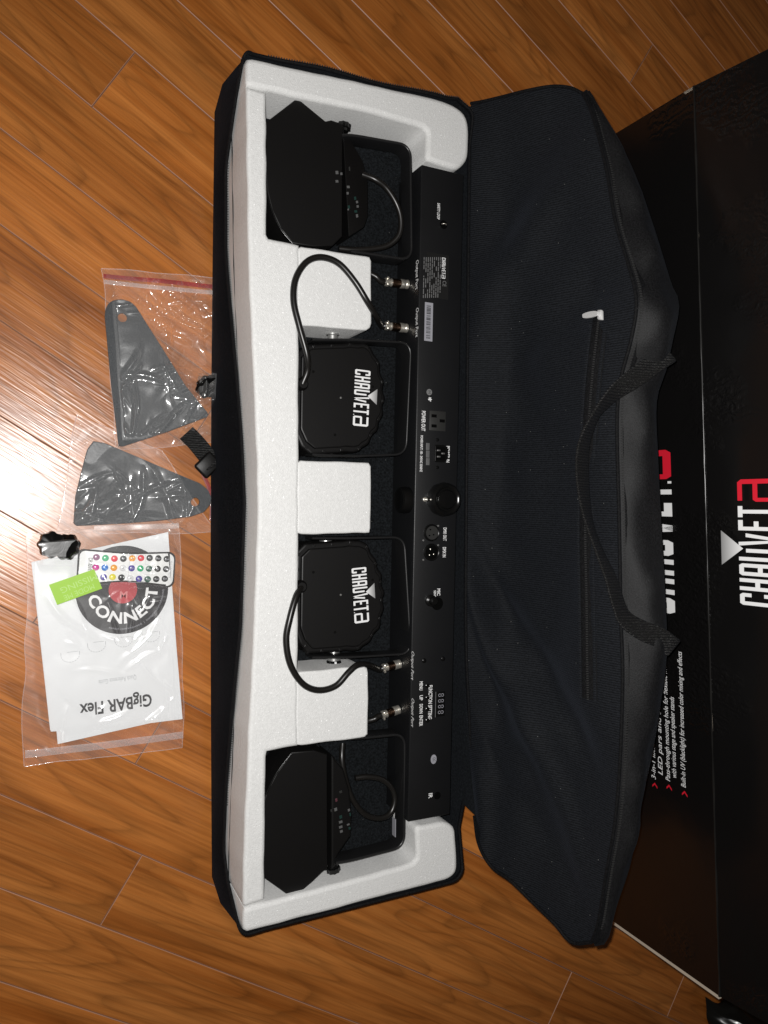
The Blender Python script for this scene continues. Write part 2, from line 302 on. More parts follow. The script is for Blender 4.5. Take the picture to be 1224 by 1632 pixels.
class MB:                                            # collects world-space geometry; build() makes ONE mesh object
    def __init__(s): s.v = []; s.f = []; s.mi = []; s.cur = 0
    def add(s, vs, fs, mi=None):
        k = len(s.v); s.v += [tuple(float(c) for c in q) for q in vs]; s.f += [tuple(i + k for i in q) for q in fs]
        s.mi += [s.cur if mi is None else mi] * len(fs); return s
    def box(s, o, ax, ay, az, bevel=0, seg=2):       # o = centre, half-axis vectors
        o, ax, ay, az = map(A_, (o, ax, ay, az))
        bm = bmesh.new(); bmesh.ops.create_cube(bm, size=2)
        L = [np.linalg.norm(q) for q in (ax, ay, az)]
        for v in bm.verts: v.co = Vector([v.co[i] * L[i] for i in range(3)])
        if bevel: bmesh.ops.bevel(bm, geom=bm.edges[:], offset=min(bevel, .9 * min(L)), segments=seg, affect='EDGES', profile=.5)
        e = [q / n_ for q, n_ in zip((ax, ay, az), L)]
        bm.verts.ensure_lookup_table()
        s.add([o + e[0] * v.co[0] + e[1] * v.co[1] + e[2] * v.co[2] for v in bm.verts], [[v.index for v in f.verts] for f in bm.faces]); bm.free(); return s
    def prism(s, outline, z0, z1, bevel=0, seg=2, holes=()):   # outline: world xy list; vertical prism
        bm = bmesh.new(); vs = [bm.verts.new((p[0], p[1], z0)) for p in outline]; f = bm.faces.new(vs)
        bm.normal_update()
        if f.normal.z < 0: f.normal_flip()
        r = bmesh.ops.extrude_face_region(bm, geom=[f]); top = [g for g in r['geom'] if isinstance(g, bmesh.types.BMVert)]
        for v in top: v.co.z = z1
        bmesh.ops.recalc_face_normals(bm, faces=bm.faces[:])
        if bevel:
            ed = [e for e in bm.edges if all(abs(v.co.z - z1) < 1e-6 for v in e.verts)]
            bmesh.ops.bevel(bm, geom=ed, offset=bevel, segments=seg, affect='EDGES', profile=.5, clamp_overlap=True)
        bm.verts.index_update()
        s.add([v.co for v in bm.verts], [[v.index for v in f.verts] for f in bm.faces]); bm.free(); return s
    def tube(s, pts, r, n=10, cap=True, flat=None):
        P = np.array(pts, float); k = len(P); vs = []; fs = []
        tang = np.gradient(P, axis=0); tang /= np.linalg.norm(tang, axis=1)[:, None] + 1e-12
        up = A(0, 0, 1.0)
        if abs(tang[0] @ up) > .95: up = A(1.0, 0, 0)
        a = np.cross(tang[0], up); a /= np.linalg.norm(a)
        for i in range(k):
            a = a - tang[i] * (a @ tang[i]); a /= np.linalg.norm(a); b = np.cross(tang[i], a)
            rr = r[i] if hasattr(r, '__len__') else r
            for j in range(n):
                t = 2 * math.pi * j / n; vs.append(P[i] + rr * (math.cos(t) * a + math.sin(t) * b))
        for i in range(k - 1):
            for j in range(n): fs.append((i * n + j, i * n + (j + 1) % n, (i + 1) * n + (j + 1) % n, (i + 1) * n + j))
        if cap: fs.append(tuple(range(n))[::-1]); fs.append(tuple((k - 1) * n + j for j in range(n)))
        return s.add(vs, fs)
    def lathe(s, o, axis, prof, n=32, lobes=0, amp=0.):   # prof: list of (radius, distance along axis)
        o, axis = A_(o), A_(axis); axis = axis / np.linalg.norm(axis)
        h = A(0, 0, 1.0) if abs(axis[2]) < .9 else A(1.0, 0, 0)
        a = np.cross(axis, h); a /= np.linalg.norm(a); b = np.cross(axis, a); vs = []; fs = []
        for r, d in prof:
            for j in range(n):
                t = 2 * math.pi * j / n; q = r * (1 + amp * math.cos(lobes * t)) if lobes else r
                vs.append(o + axis * d + q * (math.cos(t) * a + math.sin(t) * b))
        k = len(prof)
        for i in range(k - 1):
            for j in range(n): fs.append((i * n + j, i * n + (j + 1) % n, (i + 1) * n + (j + 1) % n, (i + 1) * n + j))
        fs.append(tuple(range(n))[::-1]); fs.append(tuple((k - 1) * n + j for j in range(n)))
        return s.add(vs, fs)
    def grid(s, G):                                   # G: array (m, n, 3)
        m, n = G.shape[:2]
        return s.add(G.reshape(-1, 3), [(i * n + j, i * n + j + 1, (i + 1) * n + j + 1, (i + 1) * n + j) for i in range(m - 1) for j in range(n - 1)])
    def build(s, name, mat, parent=None, loc=None, smooth=40, fix=True, **kw):
        o = origin_of(parent) if parent is not None else Vector(loc if loc is not None else (0, 0, 0))
        me = bpy.data.meshes.new(name); me.from_pydata([(q[0] - o.x, q[1] - o.y, q[2] - o.z) for q in s.v], [], s.f)
        me.polygons.foreach_set('material_index', s.mi)
        if fix:
            bm = bmesh.new(); bm.from_mesh(me); bmesh.ops.recalc_face_normals(bm, faces=bm.faces[:]); bm.to_mesh(me); bm.free()
        me.update()
        return link_mesh(name, me, mat, parent, loc, smooth=smooth, **kw)
def A_(p): return np.array(list(p), float)
def smoothpath(pts, n=60):                            # Catmull-Rom through 3-D points
    P = [A_(p) for p in pts]; P = [2 * P[0] - P[1]] + P + [2 * P[-1] - P[-2]]; out = []; k = len(P) - 3
    per = max(2, n // k)
    for i in range(k):
        p0, p1, p2, p3 = P[i:i + 4]
        for j in range(per):
            t = j / per; out.append(.5 * (2 * p1 + (p2 - p0) * t + (2 * p0 - 5 * p1 + 4 * p2 - p3) * t * t + (3 * p1 - p0 - 3 * p2 + p3) * t ** 3))
    out.append(P[-2]); return np.array(out)
def resample(P, n):
    P = np.array(P, float); d = np.r_[0, np.cumsum(np.linalg.norm(np.diff(P, axis=0), axis=1))]; s = np.linspace(0, d[-1], n)
    return np.stack([np.interp(s, d, P[:, i]) for i in range(P.shape[1])], 1)
def strip(mb, path, wdir, w, th):                     # flat band: path of centre points, width direction per point or fixed, thickness
    P = np.array(path, float); tang = np.gradient(P, axis=0); tang /= np.linalg.norm(tang, axis=1)[:, None]
    W = np.array(wdir, float); W = np.tile(W, (len(P), 1)) if W.ndim == 1 else W
    W = W - tang * np.sum(W * tang, 1)[:, None]; W /= np.linalg.norm(W, axis=1)[:, None]
    nn = np.cross(tang, W); vs = []; fs = []
    ww = np.array(w) if hasattr(w, '__len__') else np.full(len(P), w)
    h_ = th / 2; cs_ = [(sx_, sy_, a_) for sx_, sy_, a0_ in ((1, 1, 0), (-1, 1, 90), (-1, -1, 180), (1, -1, 270)) for a_ in (a0_, a0_ + 30, a0_ + 60, a0_ + 90)]
    q_ = len(cs_); rr = h_ * .92
    for i in range(len(P)):
        for sx_, sy_, a_ in cs_: vs.append(P[i] + W[i] * (sx_ * (ww[i] / 2 - rr) + rr * math.cos(math.radians(a_))) + nn[i] * (sy_ * (h_ - rr) + rr * math.sin(math.radians(a_))))
    for i in range(len(P) - 1):
        for j in range(q_): fs.append((i * q_ + j, i * q_ + (j + 1) % q_, (i + 1) * q_ + (j + 1) % q_, (i + 1) * q_ + j))
    fs.append(tuple(range(q_))[::-1]); k = (len(P) - 1) * q_; fs.append(tuple(k + j for j in range(q_)))
    return mb.add(vs, fs)

# ------------------------------------------------------------------ lettering
def flat_mesh(name, polys, o, xd, yd, mat, parent, lift=.0004, fade=None):
    """polys: list of 2-D outlines (text units already in metres) laid on the plane at o, directions xd, yd"""
    o, xd, yd = A_(o), A_(xd), A_(yd); nz = np.cross(xd, yd); nz /= np.linalg.norm(nz); base = o + nz * lift
    L = origin_of(parent); vs, fs = [], []
    for p in polys:
        k = len(vs); vs += [tuple(base + xd * q[0] + yd * q[1] - np.array(L)) for q in p]; fs.append(tuple(range(k, k + len(p))))
    me = bpy.data.meshes.new(name); me.from_pydata(vs, [], fs); me.update()
    if fade is not None:
        at = me.attributes.new('fade', 'FLOAT', 'POINT'); at.data.foreach_set('value', fade)
    return link_mesh(name, me, mat, parent)
def text(body, o, xd, yd, mat, parent, length=None, height=None, shear=0., bold=0., center=False, name='lettering', lift=.0004, arc=None):
    cu = bpy.data.curves.new('txt', 'FONT'); cu.body = body; cu.size = 1; cu.shear = shear; cu.offset = bold; cu.resolution_u = 3
    ob = bpy.data.objects.new('txt', cu); COL.objects.link(ob)
    dg = bpy.context.evaluated_depsgraph_get(); me = bpy.data.meshes.new_from_object(ob.evaluated_get(dg)); bpy.data.objects.remove(ob); bpy.data.curves.remove(cu)
    co = np.array([v.co[:] for v in me.vertices]); mn, mxx = co.min(0), co.max(0); co -= mn; ext = mxx - mn
    sx = length / ext[0] if length else None; sy = height / ext[1] if height else None
    if sx is None: sx = sy
    if sy is None: sy = sx
    co[:, 0] *= sx; co[:, 1] *= sy
    if center: co[:, 0] -= ext[0] * sx / 2; co[:, 1] -= ext[1] * sy / 2
    o, xd, yd = A_(o), A_(xd), A_(yd); xd = xd / np.linalg.norm(xd); yd = yd / np.linalg.norm(yd); nz = np.cross(xd, yd)
    L = np.array(origin_of(parent)) if parent is not None else np.zeros(3)
    if arc:                                            # (radius, start angle, total angle): letters run along a circle round o, tops inward
        r, a0, at = arc; th = a0 + co[:, 0] / (ext[0] * sx) * at; rr = r - co[:, 1]
        W = o[None] + nz[None] * lift + (rr * np.cos(th))[:, None] * xd + (rr * np.sin(th))[:, None] * yd
    else:
        W = o[None] + nz[None] * lift + co[:, :1] * xd + co[:, 1:2] * yd
    W = W - L
    me.vertices.foreach_set('co', W.ravel()); me.materials.clear(); me.update()
    me.name = name
    return link_mesh(name, me, mat, parent)
def R4(x0, y0, x1, y1): return [(x0, y0), (x1, y0), (x1, y1), (x0, y1)]
def logo_polys():
    """condensed block capitals, unit cap height; returns outlines of the seven letters, the two-letter emblem and the wedge"""
    s = .13; w = .42; g = .10; P = []; x = 0
    def sh(lst, x): return [[(a + x, b) for a, b in p] for p in lst]
    C = [[(0, .08), (.06, 0), (.06, 1), (0, .92)], R4(.06, 0, s, 1), R4(s, 0, w - .06, s), R4(s, 1 - s, w - .06, 1), [(w - .06, 0), (w, .08), (w, .34), (w - s, .34), (w - s, s), (w - .06, s)][:6], [(w - .06, 1), (w - .06, 1 - s), (w - s, 1 - s), (w - s, .68), (w, .68), (w, .92)]]
    Hh = [R4(0, 0, s, 1), R4(w - s, 0, w, 1), R4(s, .44, w - s, .57)]
    Aa = [[(0, 0), (s, 0), (s, 1), (.06, 1), (0, .92)], [(w - s, 0), (w, 0), (w, .92), (w - .06, 1), (w - s, 1)], R4(s, 1 - s, w - s, 1), R4(s, .36, w - s, .49)]
    Uu = [[(0, .08), (.06, 0), (s, 0), (s, 1), (0, 1)], [(w - s, 0), (w - .06, 0), (w, .08), (w, .80), (w - s, .80)], R4(s, 0, w - s, s)]
    V = [[(.14, 0), (.30, 0), (.20, .22), (s, 1), (0, 1)], [(.14, 0), (.30, 0), (.44, .80), (.44 - s, .80), (.22, .15)]]
    E_ = [R4(0, 0, s, 1), R4(s, 0, w - .06, s), R4(s, 1 - s, w - .06, 1), R4(s, .44, w - .1, .57)]
    Tt = [R4(.13, 0, .13 + s, 1 - s), R4(0, 1 - s, .39, 1)]
    for L, adv in ((C, w), (Hh, w), (Aa, w), (Uu, w), (V, .44), (E_, w - .06), (Tt, .39)):
        P += sh(L, x); x += adv + g
    x += .02; P.append(R4(x - .09, 0, x - .03, .06)); x += .03
    Em = [[(0, .08), (.07, 0), (s, 0), (s, .58), (.07, .58), (0, .50)], R4(s, 0, .62, s), R4(s, .58 - s, .62, .58),
          [(.62, 0), (.70, 0), (.78, .08), (.78, .90), (.68, 1.0), (.62, 1.0)], R4(.04, 1 - s, .62, 1.0)]
    Em = sh(Em, x); tot = x + .78
    return P, Em, tot
LOGO, EMBLEM, LOGO_W = logo_polys()
def put_logo(o, xd, yd, length, height, parent, em='white', wedge=True):
    k, h = length / LOGO_W, height
    f = lambda L: [[(a * k, b * h) for a, b in p] for p in L]
    flat_mesh('lettering', f(LOGO), o, xd, yd, 'white', parent)
    flat_mesh('emblem', f(EMBLEM), o, xd, yd, em, parent)
    if wedge:
        cxm = 1.98 * k; rows = 8; vs, fd = [], []; polys = []
        for i in range(rows):
            a, b = i / rows, (i + 1) / rows; y0, y1 = .88 + .62 * a, .88 + .62 * b; w0, w1 = .62 * a, .62 * b
            polys.append([(cxm - w0 * k, y0 * h), (cxm + w0 * k + 1e-5, y0 * h), (cxm + w1 * k, y1 * h), (cxm - w1 * k, y1 * h)]); fd += [1 - a * .75, 1 - a * .75, 1 - b * .75, 1 - b * .75]
        flat_mesh('wedge_mark', polys, o, xd, yd, 'fade', parent, fade=fd)

# ================================================================== FLOOR
PHI = -.5349; PM = A(math.cos(PHI), math.sin(PHI), 0); PN = A(-math.sin(PHI), math.cos(PHI), 0)
PW, PC0 = .0929 * CAM_H, -.0194 * CAM_H
sub = MB(); sub.add([(-1.2, -1.6, -.010), (3.2, -1.6, -.010), (3.2, 1.9, -.010), (-1.2, 1.9, -.010)], [(0, 1, 2, 3)])
floor = sub.build('floor', 'subfloor', smooth=None, loc=(0, 0, -.010)); floor['kind'] = 'structure'
joints = {}
for (u0, v0, u1, v1) in ((216, 82, 147.5, 168), (224.8, 1363.5, 161.3, 1473.5), (911.5, 1547.7, 874.4, 1632), (1088.5, 1558, 1063.8, 1619.7), (1037, 80.6, 1004, 128)):
    a = (px(u0, v0, 0) + px(u1, v1, 0)) / 2; joints.setdefault(int(math.floor((a @ PN - PC0) / PW)), []).append(a @ PM)
def plank_mesh(L, W):
    g = .00030; b = .0009; zb = -.0008
    def ring(d, z): return [(d, d, z), (L - d, d, z), (L - d, W - d, z), (d, W - d, z)]
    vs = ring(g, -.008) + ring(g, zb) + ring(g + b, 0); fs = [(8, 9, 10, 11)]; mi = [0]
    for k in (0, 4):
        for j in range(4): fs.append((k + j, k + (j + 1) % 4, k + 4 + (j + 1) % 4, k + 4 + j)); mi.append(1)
    me = bpy.data.meshes.new('plank'); me.from_pydata(vs, [], fs); me.polygons.foreach_set('material_index', mi); me.update(); return me
PL = 1.215
for k in range(-15, 22):
    js = joints.get(k)
    j0 = js[0] if js else random.uniform(0, PL)
    for i in range(-3, 4):
        a = j0 + i * PL
        cx_ = [PM * t + PN * (PC0 + (k + .5) * PW) for t in (a, a + PL)]
        # keep planks that cross the pictured floor
        ok = False
        for t in np.linspace(a, a + PL, 12):
            q = PM * t + PN * (PC0 + (k + .5) * PW)
            if -.62 < q[0] < 1.9 and -1.05 < q[1] < 1.15: ok = True
        if not ok: continue
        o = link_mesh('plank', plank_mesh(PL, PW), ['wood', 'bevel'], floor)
        q = PM * a + PN * (PC0 + k * PW); o.location = (q[0], q[1], .010); o.rotation_euler = (0, 0, PHI)

# ================================================================== FOAM INSERT
ZF = .156
def foam_part(mb_outline_px, z0, z1, name='block', bev=.006, outline=None):
    mb = MB(); ol = outline if outline is not None else [px(u, v, z1)[:2] for u, v in mb_outline_px]
    ol = soft_outline(ol); mb.prism(ol, z0, z1, bev, 4); return mb.build(name, 'foam', foam, smooth=50)
def soft_outline(ol, step=.007, am=.0011):              # hand-cut foam: edges wander by a millimetre
    P = np.array([A(q[0], q[1]) for q in ol]); P = np.vstack([P, P[:1]]); L = np.linalg.norm(np.diff(P, axis=0), axis=1).sum(); Q = resample(P, int(L / step))[:-1]
    return [q + am * A(mnoise.noise(Vector((q[0] * 34, q[1] * 34, 1.3))), mnoise.noise(Vector((q[0] * 34, q[1] * 34, 9.1)))) for q in Q]
foam = thing('foam_insert', 'white foam liner with cut-out pockets filling the open black gig bag', 'foam insert', bw(A(.165, 0, .012)))
ys = np.linspace(.5250, -.5330, 41)
_ry = A(.53, .515, .316, .091, -.006, -.169, -.291, -.495, -.53); _rx = A(0, 0, .0038, .0147, .0185, .0134, .0072, 0, 0)
def rail_x(y): return float(np.interp(-y, -_ry, _rx))
rail_pts = smoothpath([(rail_x(y), y, 0) for y in ys], 120)
inner = [(.0745, .2295), (.0745, -.2350), (.030, -.3340), (.029, -.5115)]
ol = [bw(p)[:2] for p in rail_pts] + [bw(A(.0290, -.5315, 0))[:2], bw(A(.031, -.3345, 0))[:2], bw(A(.0745, -.332, 0))[:2], bw(A(.0735, .335, 0))[:2], bw(A(.0285, .337, 0))[:2], bw(A(.0275, .5245, 0))[:2]]
mb = MB(); mb.prism(soft_outline(ol), .012, ZF, .0050, 4); mb.build('side_rail', 'foam', foam, smooth=50)
def rounded(pts, r, n=5):
    out = []; k = len(pts)
    for i in range(k):
        p0, p1, p2 = A_(pts[i - 1]), A_(pts[i]), A_(pts[(i + 1) % k]); rr = r[i] if hasattr(r, '__len__') else r
        if rr <= 0: out.append(p1); continue
        d0, d1 = p0 - p1, p2 - p1; a = p1 + d0 / np.linalg.norm(d0) * min(rr, .45 * np.linalg.norm(d0)); b = p1 + d1 / np.linalg.norm(d1) * min(rr, .45 * np.linalg.norm(d1))
        for j in range(n + 1):
            t = j / n; out.append((1 - t) ** 2 * a + 2 * t * (1 - t) * p1 + t * t * b)
    return out
# end blocks: L shaped, their foot reaching along the bar's end
top_b = rounded([(-.0005, .5258), (-.0010, .5625), (.145, .5690), (.300, .5750), (.3345, .5600), (.3335, .4960), (.3140, .4780), (.2620, .4830), (.2640, .5270), (.1830, .5310), (.0736, .5275)], [.001, .008, .03, .03, .022, .012, .010, .002, .010, .03, .02])
bot_b = rounded([(.0005, -.5340), (-.0005, -.5665), (.3090, -.5610), (.3245, -.5530), (.3200, -.4835), (.3010, -.4735), (.2520, -.4725), (.2560, -.5230), (.1525, -.5290), (.0678, -.5320)], [.001, .008, .010, .012, .010, .008, .002, .010, .03, .02])
for q in (top_b, bot_b): foam_part(None, .012, ZF + .0015, 'end_block', .0095, [bw(A(p[0], p[1], 0))[:2] for p in q])
for q in ([(.0708, .3335), (.178, .3335), (.179, .2385), (.173, .2315), (.0708, .2285)], [(.0716, .0495), (.1797, .0495), (.1800, -.0485), (.0716, -.0490)], [(.0716, -.2330), (.1735, -.2335), (.178, -.239), (.1777, -.3335), (.0716, -.3318)]):
    foam_part(None, .012, ZF - .0006, 'divider', .0030, [bw(A(p[0], p[1], 0))[:2] for p in rounded(q, .004, 3)])

# ================================================================== GIG BAG
bag = thing('gig_bag', 'open padded black nylon gig bag with its zipped lid propped against the carton', 'gig bag', bw(A(.165, 0, 0)))
_vy = A(.565, .531, .457, .345, .166, .079, -.006, -.177, -.310, -.402, -.49, -.525, -.565); _vz = A(.155, .121, .060, .054, .085, .097, .101, .103, .082, .067, .067, .087, .155)
def left_rim_z(y): return float(np.interp(-y, -_vy, _vz))
per_rim, per_low, per_mid, per_in = [], [], [], []
for y in np.linspace(-.560, .560, 70):
    x = rail_x(y); z = left_rim_z(y)
    per_rim.append((x - .0035, y, z)); per_in.append((x - .001, y, .02)); per_low.append((-.004 - .004 * math.cos(y * 2.6), y, .002)); per_mid.append((min(-.008, x - .012) + .002 * math.sin(y * 40), y, z * .55))
def arc_pts(cx, cy, r, a0, a1, n=8): return [(cx + r * math.cos(a), cy + r * math.sin(a)) for a in np.linspace(a0, a1, n)]
def ring_side(pts, zr, infl=.004):
    for (x, y), z in zip(pts, zr):
        c = A(.165, 0); d = A(x, y) - c; d = d / np.linalg.norm(d)
        per_rim.append((x, y, z)); per_mid.append((x + d[0] * infl, y + d[1] * infl, .07)); per_low.append((x - d[0] * .002, y - d[1] * .002, .002)); per_in.append((x - d[0] * .003, y - d[1] * .003, .02))
topline = arc_pts(.0085, .5560, .0130, math.pi * .9, math.pi * .5, 6) + [(x, .5690 + .0085 * min(1, x / .3)) for x in np.linspace(.03, .295, 14)] + arc_pts(.310, .5530, .0285, math.pi * .45, 0.05, 8)
ring_side(topline, [.156 + .003 * math.sin(i * .8) for i in range(len(topline))])
rs = [(.3400 + .010 * math.exp(-((y + .38) / .12) ** 2), y) for y in np.linspace(.52, -.50, 40)]
ring_side(rs, [.146 - .02 * max(0, (-.40 - y) / .1) for x, y in rs])
botline = arc_pts(.316, -.548, .0185, -.1, -math.pi * .5, 7) + [(x, -.5700 + .003 * (x / .3)) for x in np.linspace(.295, .03, 14)] + arc_pts(.0100, -.5570, .0140, -math.pi * .5, -math.pi * .92, 6)
ring_side(botline, [.152] * len(botline))
def closed_grid(mb, rings):
    n = len(rings[0]); k = len(mb.v)
    vs = [bw(A_(p)) for r in rings for p in r]; fs = []
    for i in range(len(rings) - 1):
        for j in range(n): fs.append((i * n + j, i * n + (j + 1) % n, (i + 1) * n + (j + 1) % n, (i + 1) * n + j))
    mb.add(vs, fs)
rim_in = [tuple(A_(r) + (A_(i) - A_(r)) * .04 + A(0, 0, .0)) for r, i in zip(per_rim, per_in)]
mb = MB(); closed_grid(mb, [per_low, per_mid, [tuple(A_(m) * .35 + A_(r) * .65 + A(0, 0, .004)) for m, r in zip(per_mid, per_rim)], per_rim])
mb.build('base_shell', 'dull', bag, smooth=60)
lin = MB(); closed_grid(lin, [rim_in, per_in]); lin.build('base_wall_lining', 'lining', bag, smooth=60)
fl_ = MB(); n_ = len(per_in); fl_.add([bw(A(p[0], p[1], .084)) for p in per_in], [tuple(range(n_))]); fl_.build('base_lining', 'lining', bag, smooth=None)
# piping along the rim, then zipper teeth on the left and end edges
rimw = [bw(A_(p)) for p in per_rim]
pp = MB(); pp.tube([p + A(0, 0, .001) for p in rimw + rimw[:1]], .0022, 8, cap=False); pp.build('rim_piping', 'zip_tape', bag, smooth=60)
def teeth_along(path, parent, size=.0016, gap=.0034, off=(0, 0, 0), name='zip_teeth', label=None):
    P = np.array(path); L = np.linalg.norm(np.diff(P, axis=0), axis=1).sum(); Q = resample(P, int(L / gap)); tg = np.gradient(Q, axis=0); tg /= np.linalg.norm(tg, axis=1)[:, None]
    mb = MB()
    for q, t in zip(Q, tg):
        s_ = np.cross(t, A(0, 0, 1.)); s_ /= np.linalg.norm(s_) + 1e-9; u_ = np.cross(s_, t)
        mb.box(q + A_(off), t * size * .45, s_ * size * .9, u_ * size * .5)
    o = mb.build(name, 'teeth', parent, smooth=None); o['kind'] = 'stuff'; return o
teeth_along([p + A(.0020, 0, .0016) for p in rimw[8:64]], bag)
teeth_along([p + A(0, .0022, .001) for p in rimw[76:96]], bag)

# ---- lid: boundary curves of the propped lid, measured at plausible depth, filled as a Coons patch
XR = .43
rim_px = [(930, 150), (945, 182), (967, 266), (983, 356), (1003, 422), (1016, 480), (1008, 540), (991, 605), (985, 675), (988, 810), (990, 914), (991, 983), (994, 1078), (990, 1209), (982, 1308), (968, 1390), (955, 1470), (944, 1500)]
rim_c = resample(smoothpath([bw(pxx(u, v, XR)) for u, v in rim_px], 200), 90)
hin_px = [(752, 166), (752, 200), (751, 300), (748, 450), (744, 600), (740, 800), (738, 1000), (742, 1120), (750, 1220), (758, 1300)]
hin_c = resample(smoothpath([bw(pxx(u, v, .346)) for u, v in hin_px], 200), 90)
top_px = [(752, 166, .346), (770, 163, .355), (800, 156, .37), (840, 146, .385), (880, 139, .405), (910, 141, .42), (930, 150, XR)]
top_c = resample(smoothpath([bw(pxx(*q)) for q in top_px], 100), 40)
bot_px = [(758, 1300, .346), (765, 1345, .36), (785, 1380, .375), (815, 1402, .385), (850, 1436, .40), (885, 1470, .41), (912, 1500, .42), (944, 1500, XR)]
bot_c = resample(smoothpath([bw(pxx(*q)) for q in bot_px], 100), 40)
m_, k_ = 90, 40
S = np.linspace(0, 1, m_)[:, None, None]; Tt_ = np.linspace(0, 1, k_)[None, :, None]
G = (1 - Tt_) * hin_c[:, None] + Tt_ * rim_c[:, None] + (1 - S) * top_c[None] + S * bot_c[None] - ((1 - S) * (1 - Tt_) * hin_c[0] + (1 - S) * Tt_ * rim_c[0] + S * (1 - Tt_) * hin_c[-1] + S * Tt_ * rim_c[-1])
edge = np.clip(np.minimum(np.minimum(S, 1 - S) * 6, np.minimum(Tt_, 1 - Tt_) * 4), 0, 1)[..., 0]
lid_n = A_(bw(A(-.93, 0, .36)) - bw(A(0, 0, 0)))
disp = np.zeros((m_, k_))
for i in range(m_):
    for j in range(k_):
        p = Vector(G[i, j]); s_, t_ = i / (m_ - 1), j / (k_ - 1)
        d = .030 * mnoise.noise(p * 4.6) + .010 * mnoise.noise(p * 12) - .030 * math.sin(math.pi * t_) ** 1.2 * (.6 + .4 * math.sin(math.pi * s_))
        # soft folds running diagonally at both ends
        for (c0, c1, wd, am) in ((.80, .30, .030, .026), (.71, .22, .028, -.022), (.16, -.25, .045, .020), (.90, .12, .02, -.012), (.30, -.14, .03, -.016), (.55, .05, .04, .010)):
            q = (s_ - c0 - c1 * (t_ - .5)) / wd; d += am * math.exp(-q * q) * (1 - .5 * t_)
        disp[i, j] = d
G = G + (disp * edge)[..., None] * lid_n
mb = MB(); mb.grid(G); lid = mb.build('lid_panel', 'lid_knit', bag, smooth=179)
# outer gusset behind the rim, then the lid's back
out_px = [(934, 143), (951, 163), (1004, 258), (1041, 357), (1070, 451), (1083, 485), (1072, 545), (1062, 590), (1047, 640), (1049, 728), (1055, 850), (1060, 940), (1063, 1040), (1052, 1130), (1040, 1200), (1025, 1270), (1006, 1374), (983, 1445), (968, 1500), (948, 1508)]
XO = [.435, .44, .465, .48, .49, .495, .49, .488, .485, .485, .485, .485, .487, .487, .485, .48, .472, .46, .446, .436]
out_c = resample(smoothpath([bw(pxx(u, v, x)) for (u, v), x in zip(out_px, XO)], 220), 90)
gg = np.zeros((90, 14, 3))
for i in range(90):
    for j in range(14):
        t_ = j / 13; en = min(1, min(i, 89 - i) / 14); p = rim_c[i] * (1 - t_) + out_c[i] * t_
        am = (.004 + .009 * en) * math.sin(math.pi * t_)
        p = p + A(0, 0, am) + A(0, 0, 1) * .012 * en * math.sin(math.pi * t_) * mnoise.noise(Vector(p) * 17) + .003 * mnoise.noise(Vector(p) * 60) * math.sin(math.pi * t_) * A(0, 0, 1)
        gg[i, j] = p
mb = MB(); mb.grid(gg); mb.build('lid_gusset', 'nylon', bag, smooth=179)
low_c = resample(smoothpath([bw(A(x, y, .06)) for x, y in ((.36, .55), (.44, .50), (.50, .35), (.505, .1), (.505, -.1), (.505, -.3), (.49, -.42), (.47, -.47))], 120), 90)
bk = np.stack([out_c * (1 - t) + low_c * t + A(.018 * math.sin(math.pi * t), 0, 0) for t in np.linspace(0, 1, 12)], 1)
mb = MB(); mb.grid(bk)
mb.build('lid_back', 'nylon', bag, smooth=179)
hb = np.stack([hin_c * (1 - t) + resample([bw(A(.341, y, .02)) for y in np.linspace(.53, -.44, 40)], 90) * t for t in np.linspace(0, 1, 4)], 1)
mb = MB(); mb.grid(hb); mb.build('hinge_panel', 'lining', bag, smooth=179)
# piping and teeth round the lid's rim
lift = lid_n * .003
mb = MB(); mb.tube(np.vstack([rim_c + lift]), .0024, 8); mb.tube(np.vstack([top_c + lift]), .0022, 8); mb.tube(bot_c + lift, .0026, 8); mb.build('lid_piping', 'zip_tape', bag, smooth=60)
mb = MB(); strip(mb, rim_c * .82 + out_c * .18 + A(0, 0, .003), out_c - rim_c, .012, .0012); mb.build('lid_zip_tape', 'zip_tape', bag, smooth=60)
teeth_along(rim_c[2:60] + A(.003, 0, .004), bag); teeth_along(rim_c[60:88] + A(.003, 0, .004), bag)
# bottom end gusset of the lid (dark edge below the panel)
tp_ = np.linspace(0, 1, 40)[:, None]
be = np.stack([bot_c * (1 - t) + (bot_c + (A(.05, 0, -.02) + BAGY * .004) * tp_) * t for t in np.linspace(0, 1, 5)], 1); mb = MB(); mb.grid(be); mb.build('lid_end_gusset', 'nylon', bag, smooth=179)
te = np.stack([top_c * (1 - t) + (top_c + (A(.05, 0, -.02) - BAGY * .004) * tp_) * t for t in np.linspace(0, 1, 5)], 1); mb = MB(); mb.grid(te); mb.build('lid_end_gusset', 'nylon', bag, smooth=179)

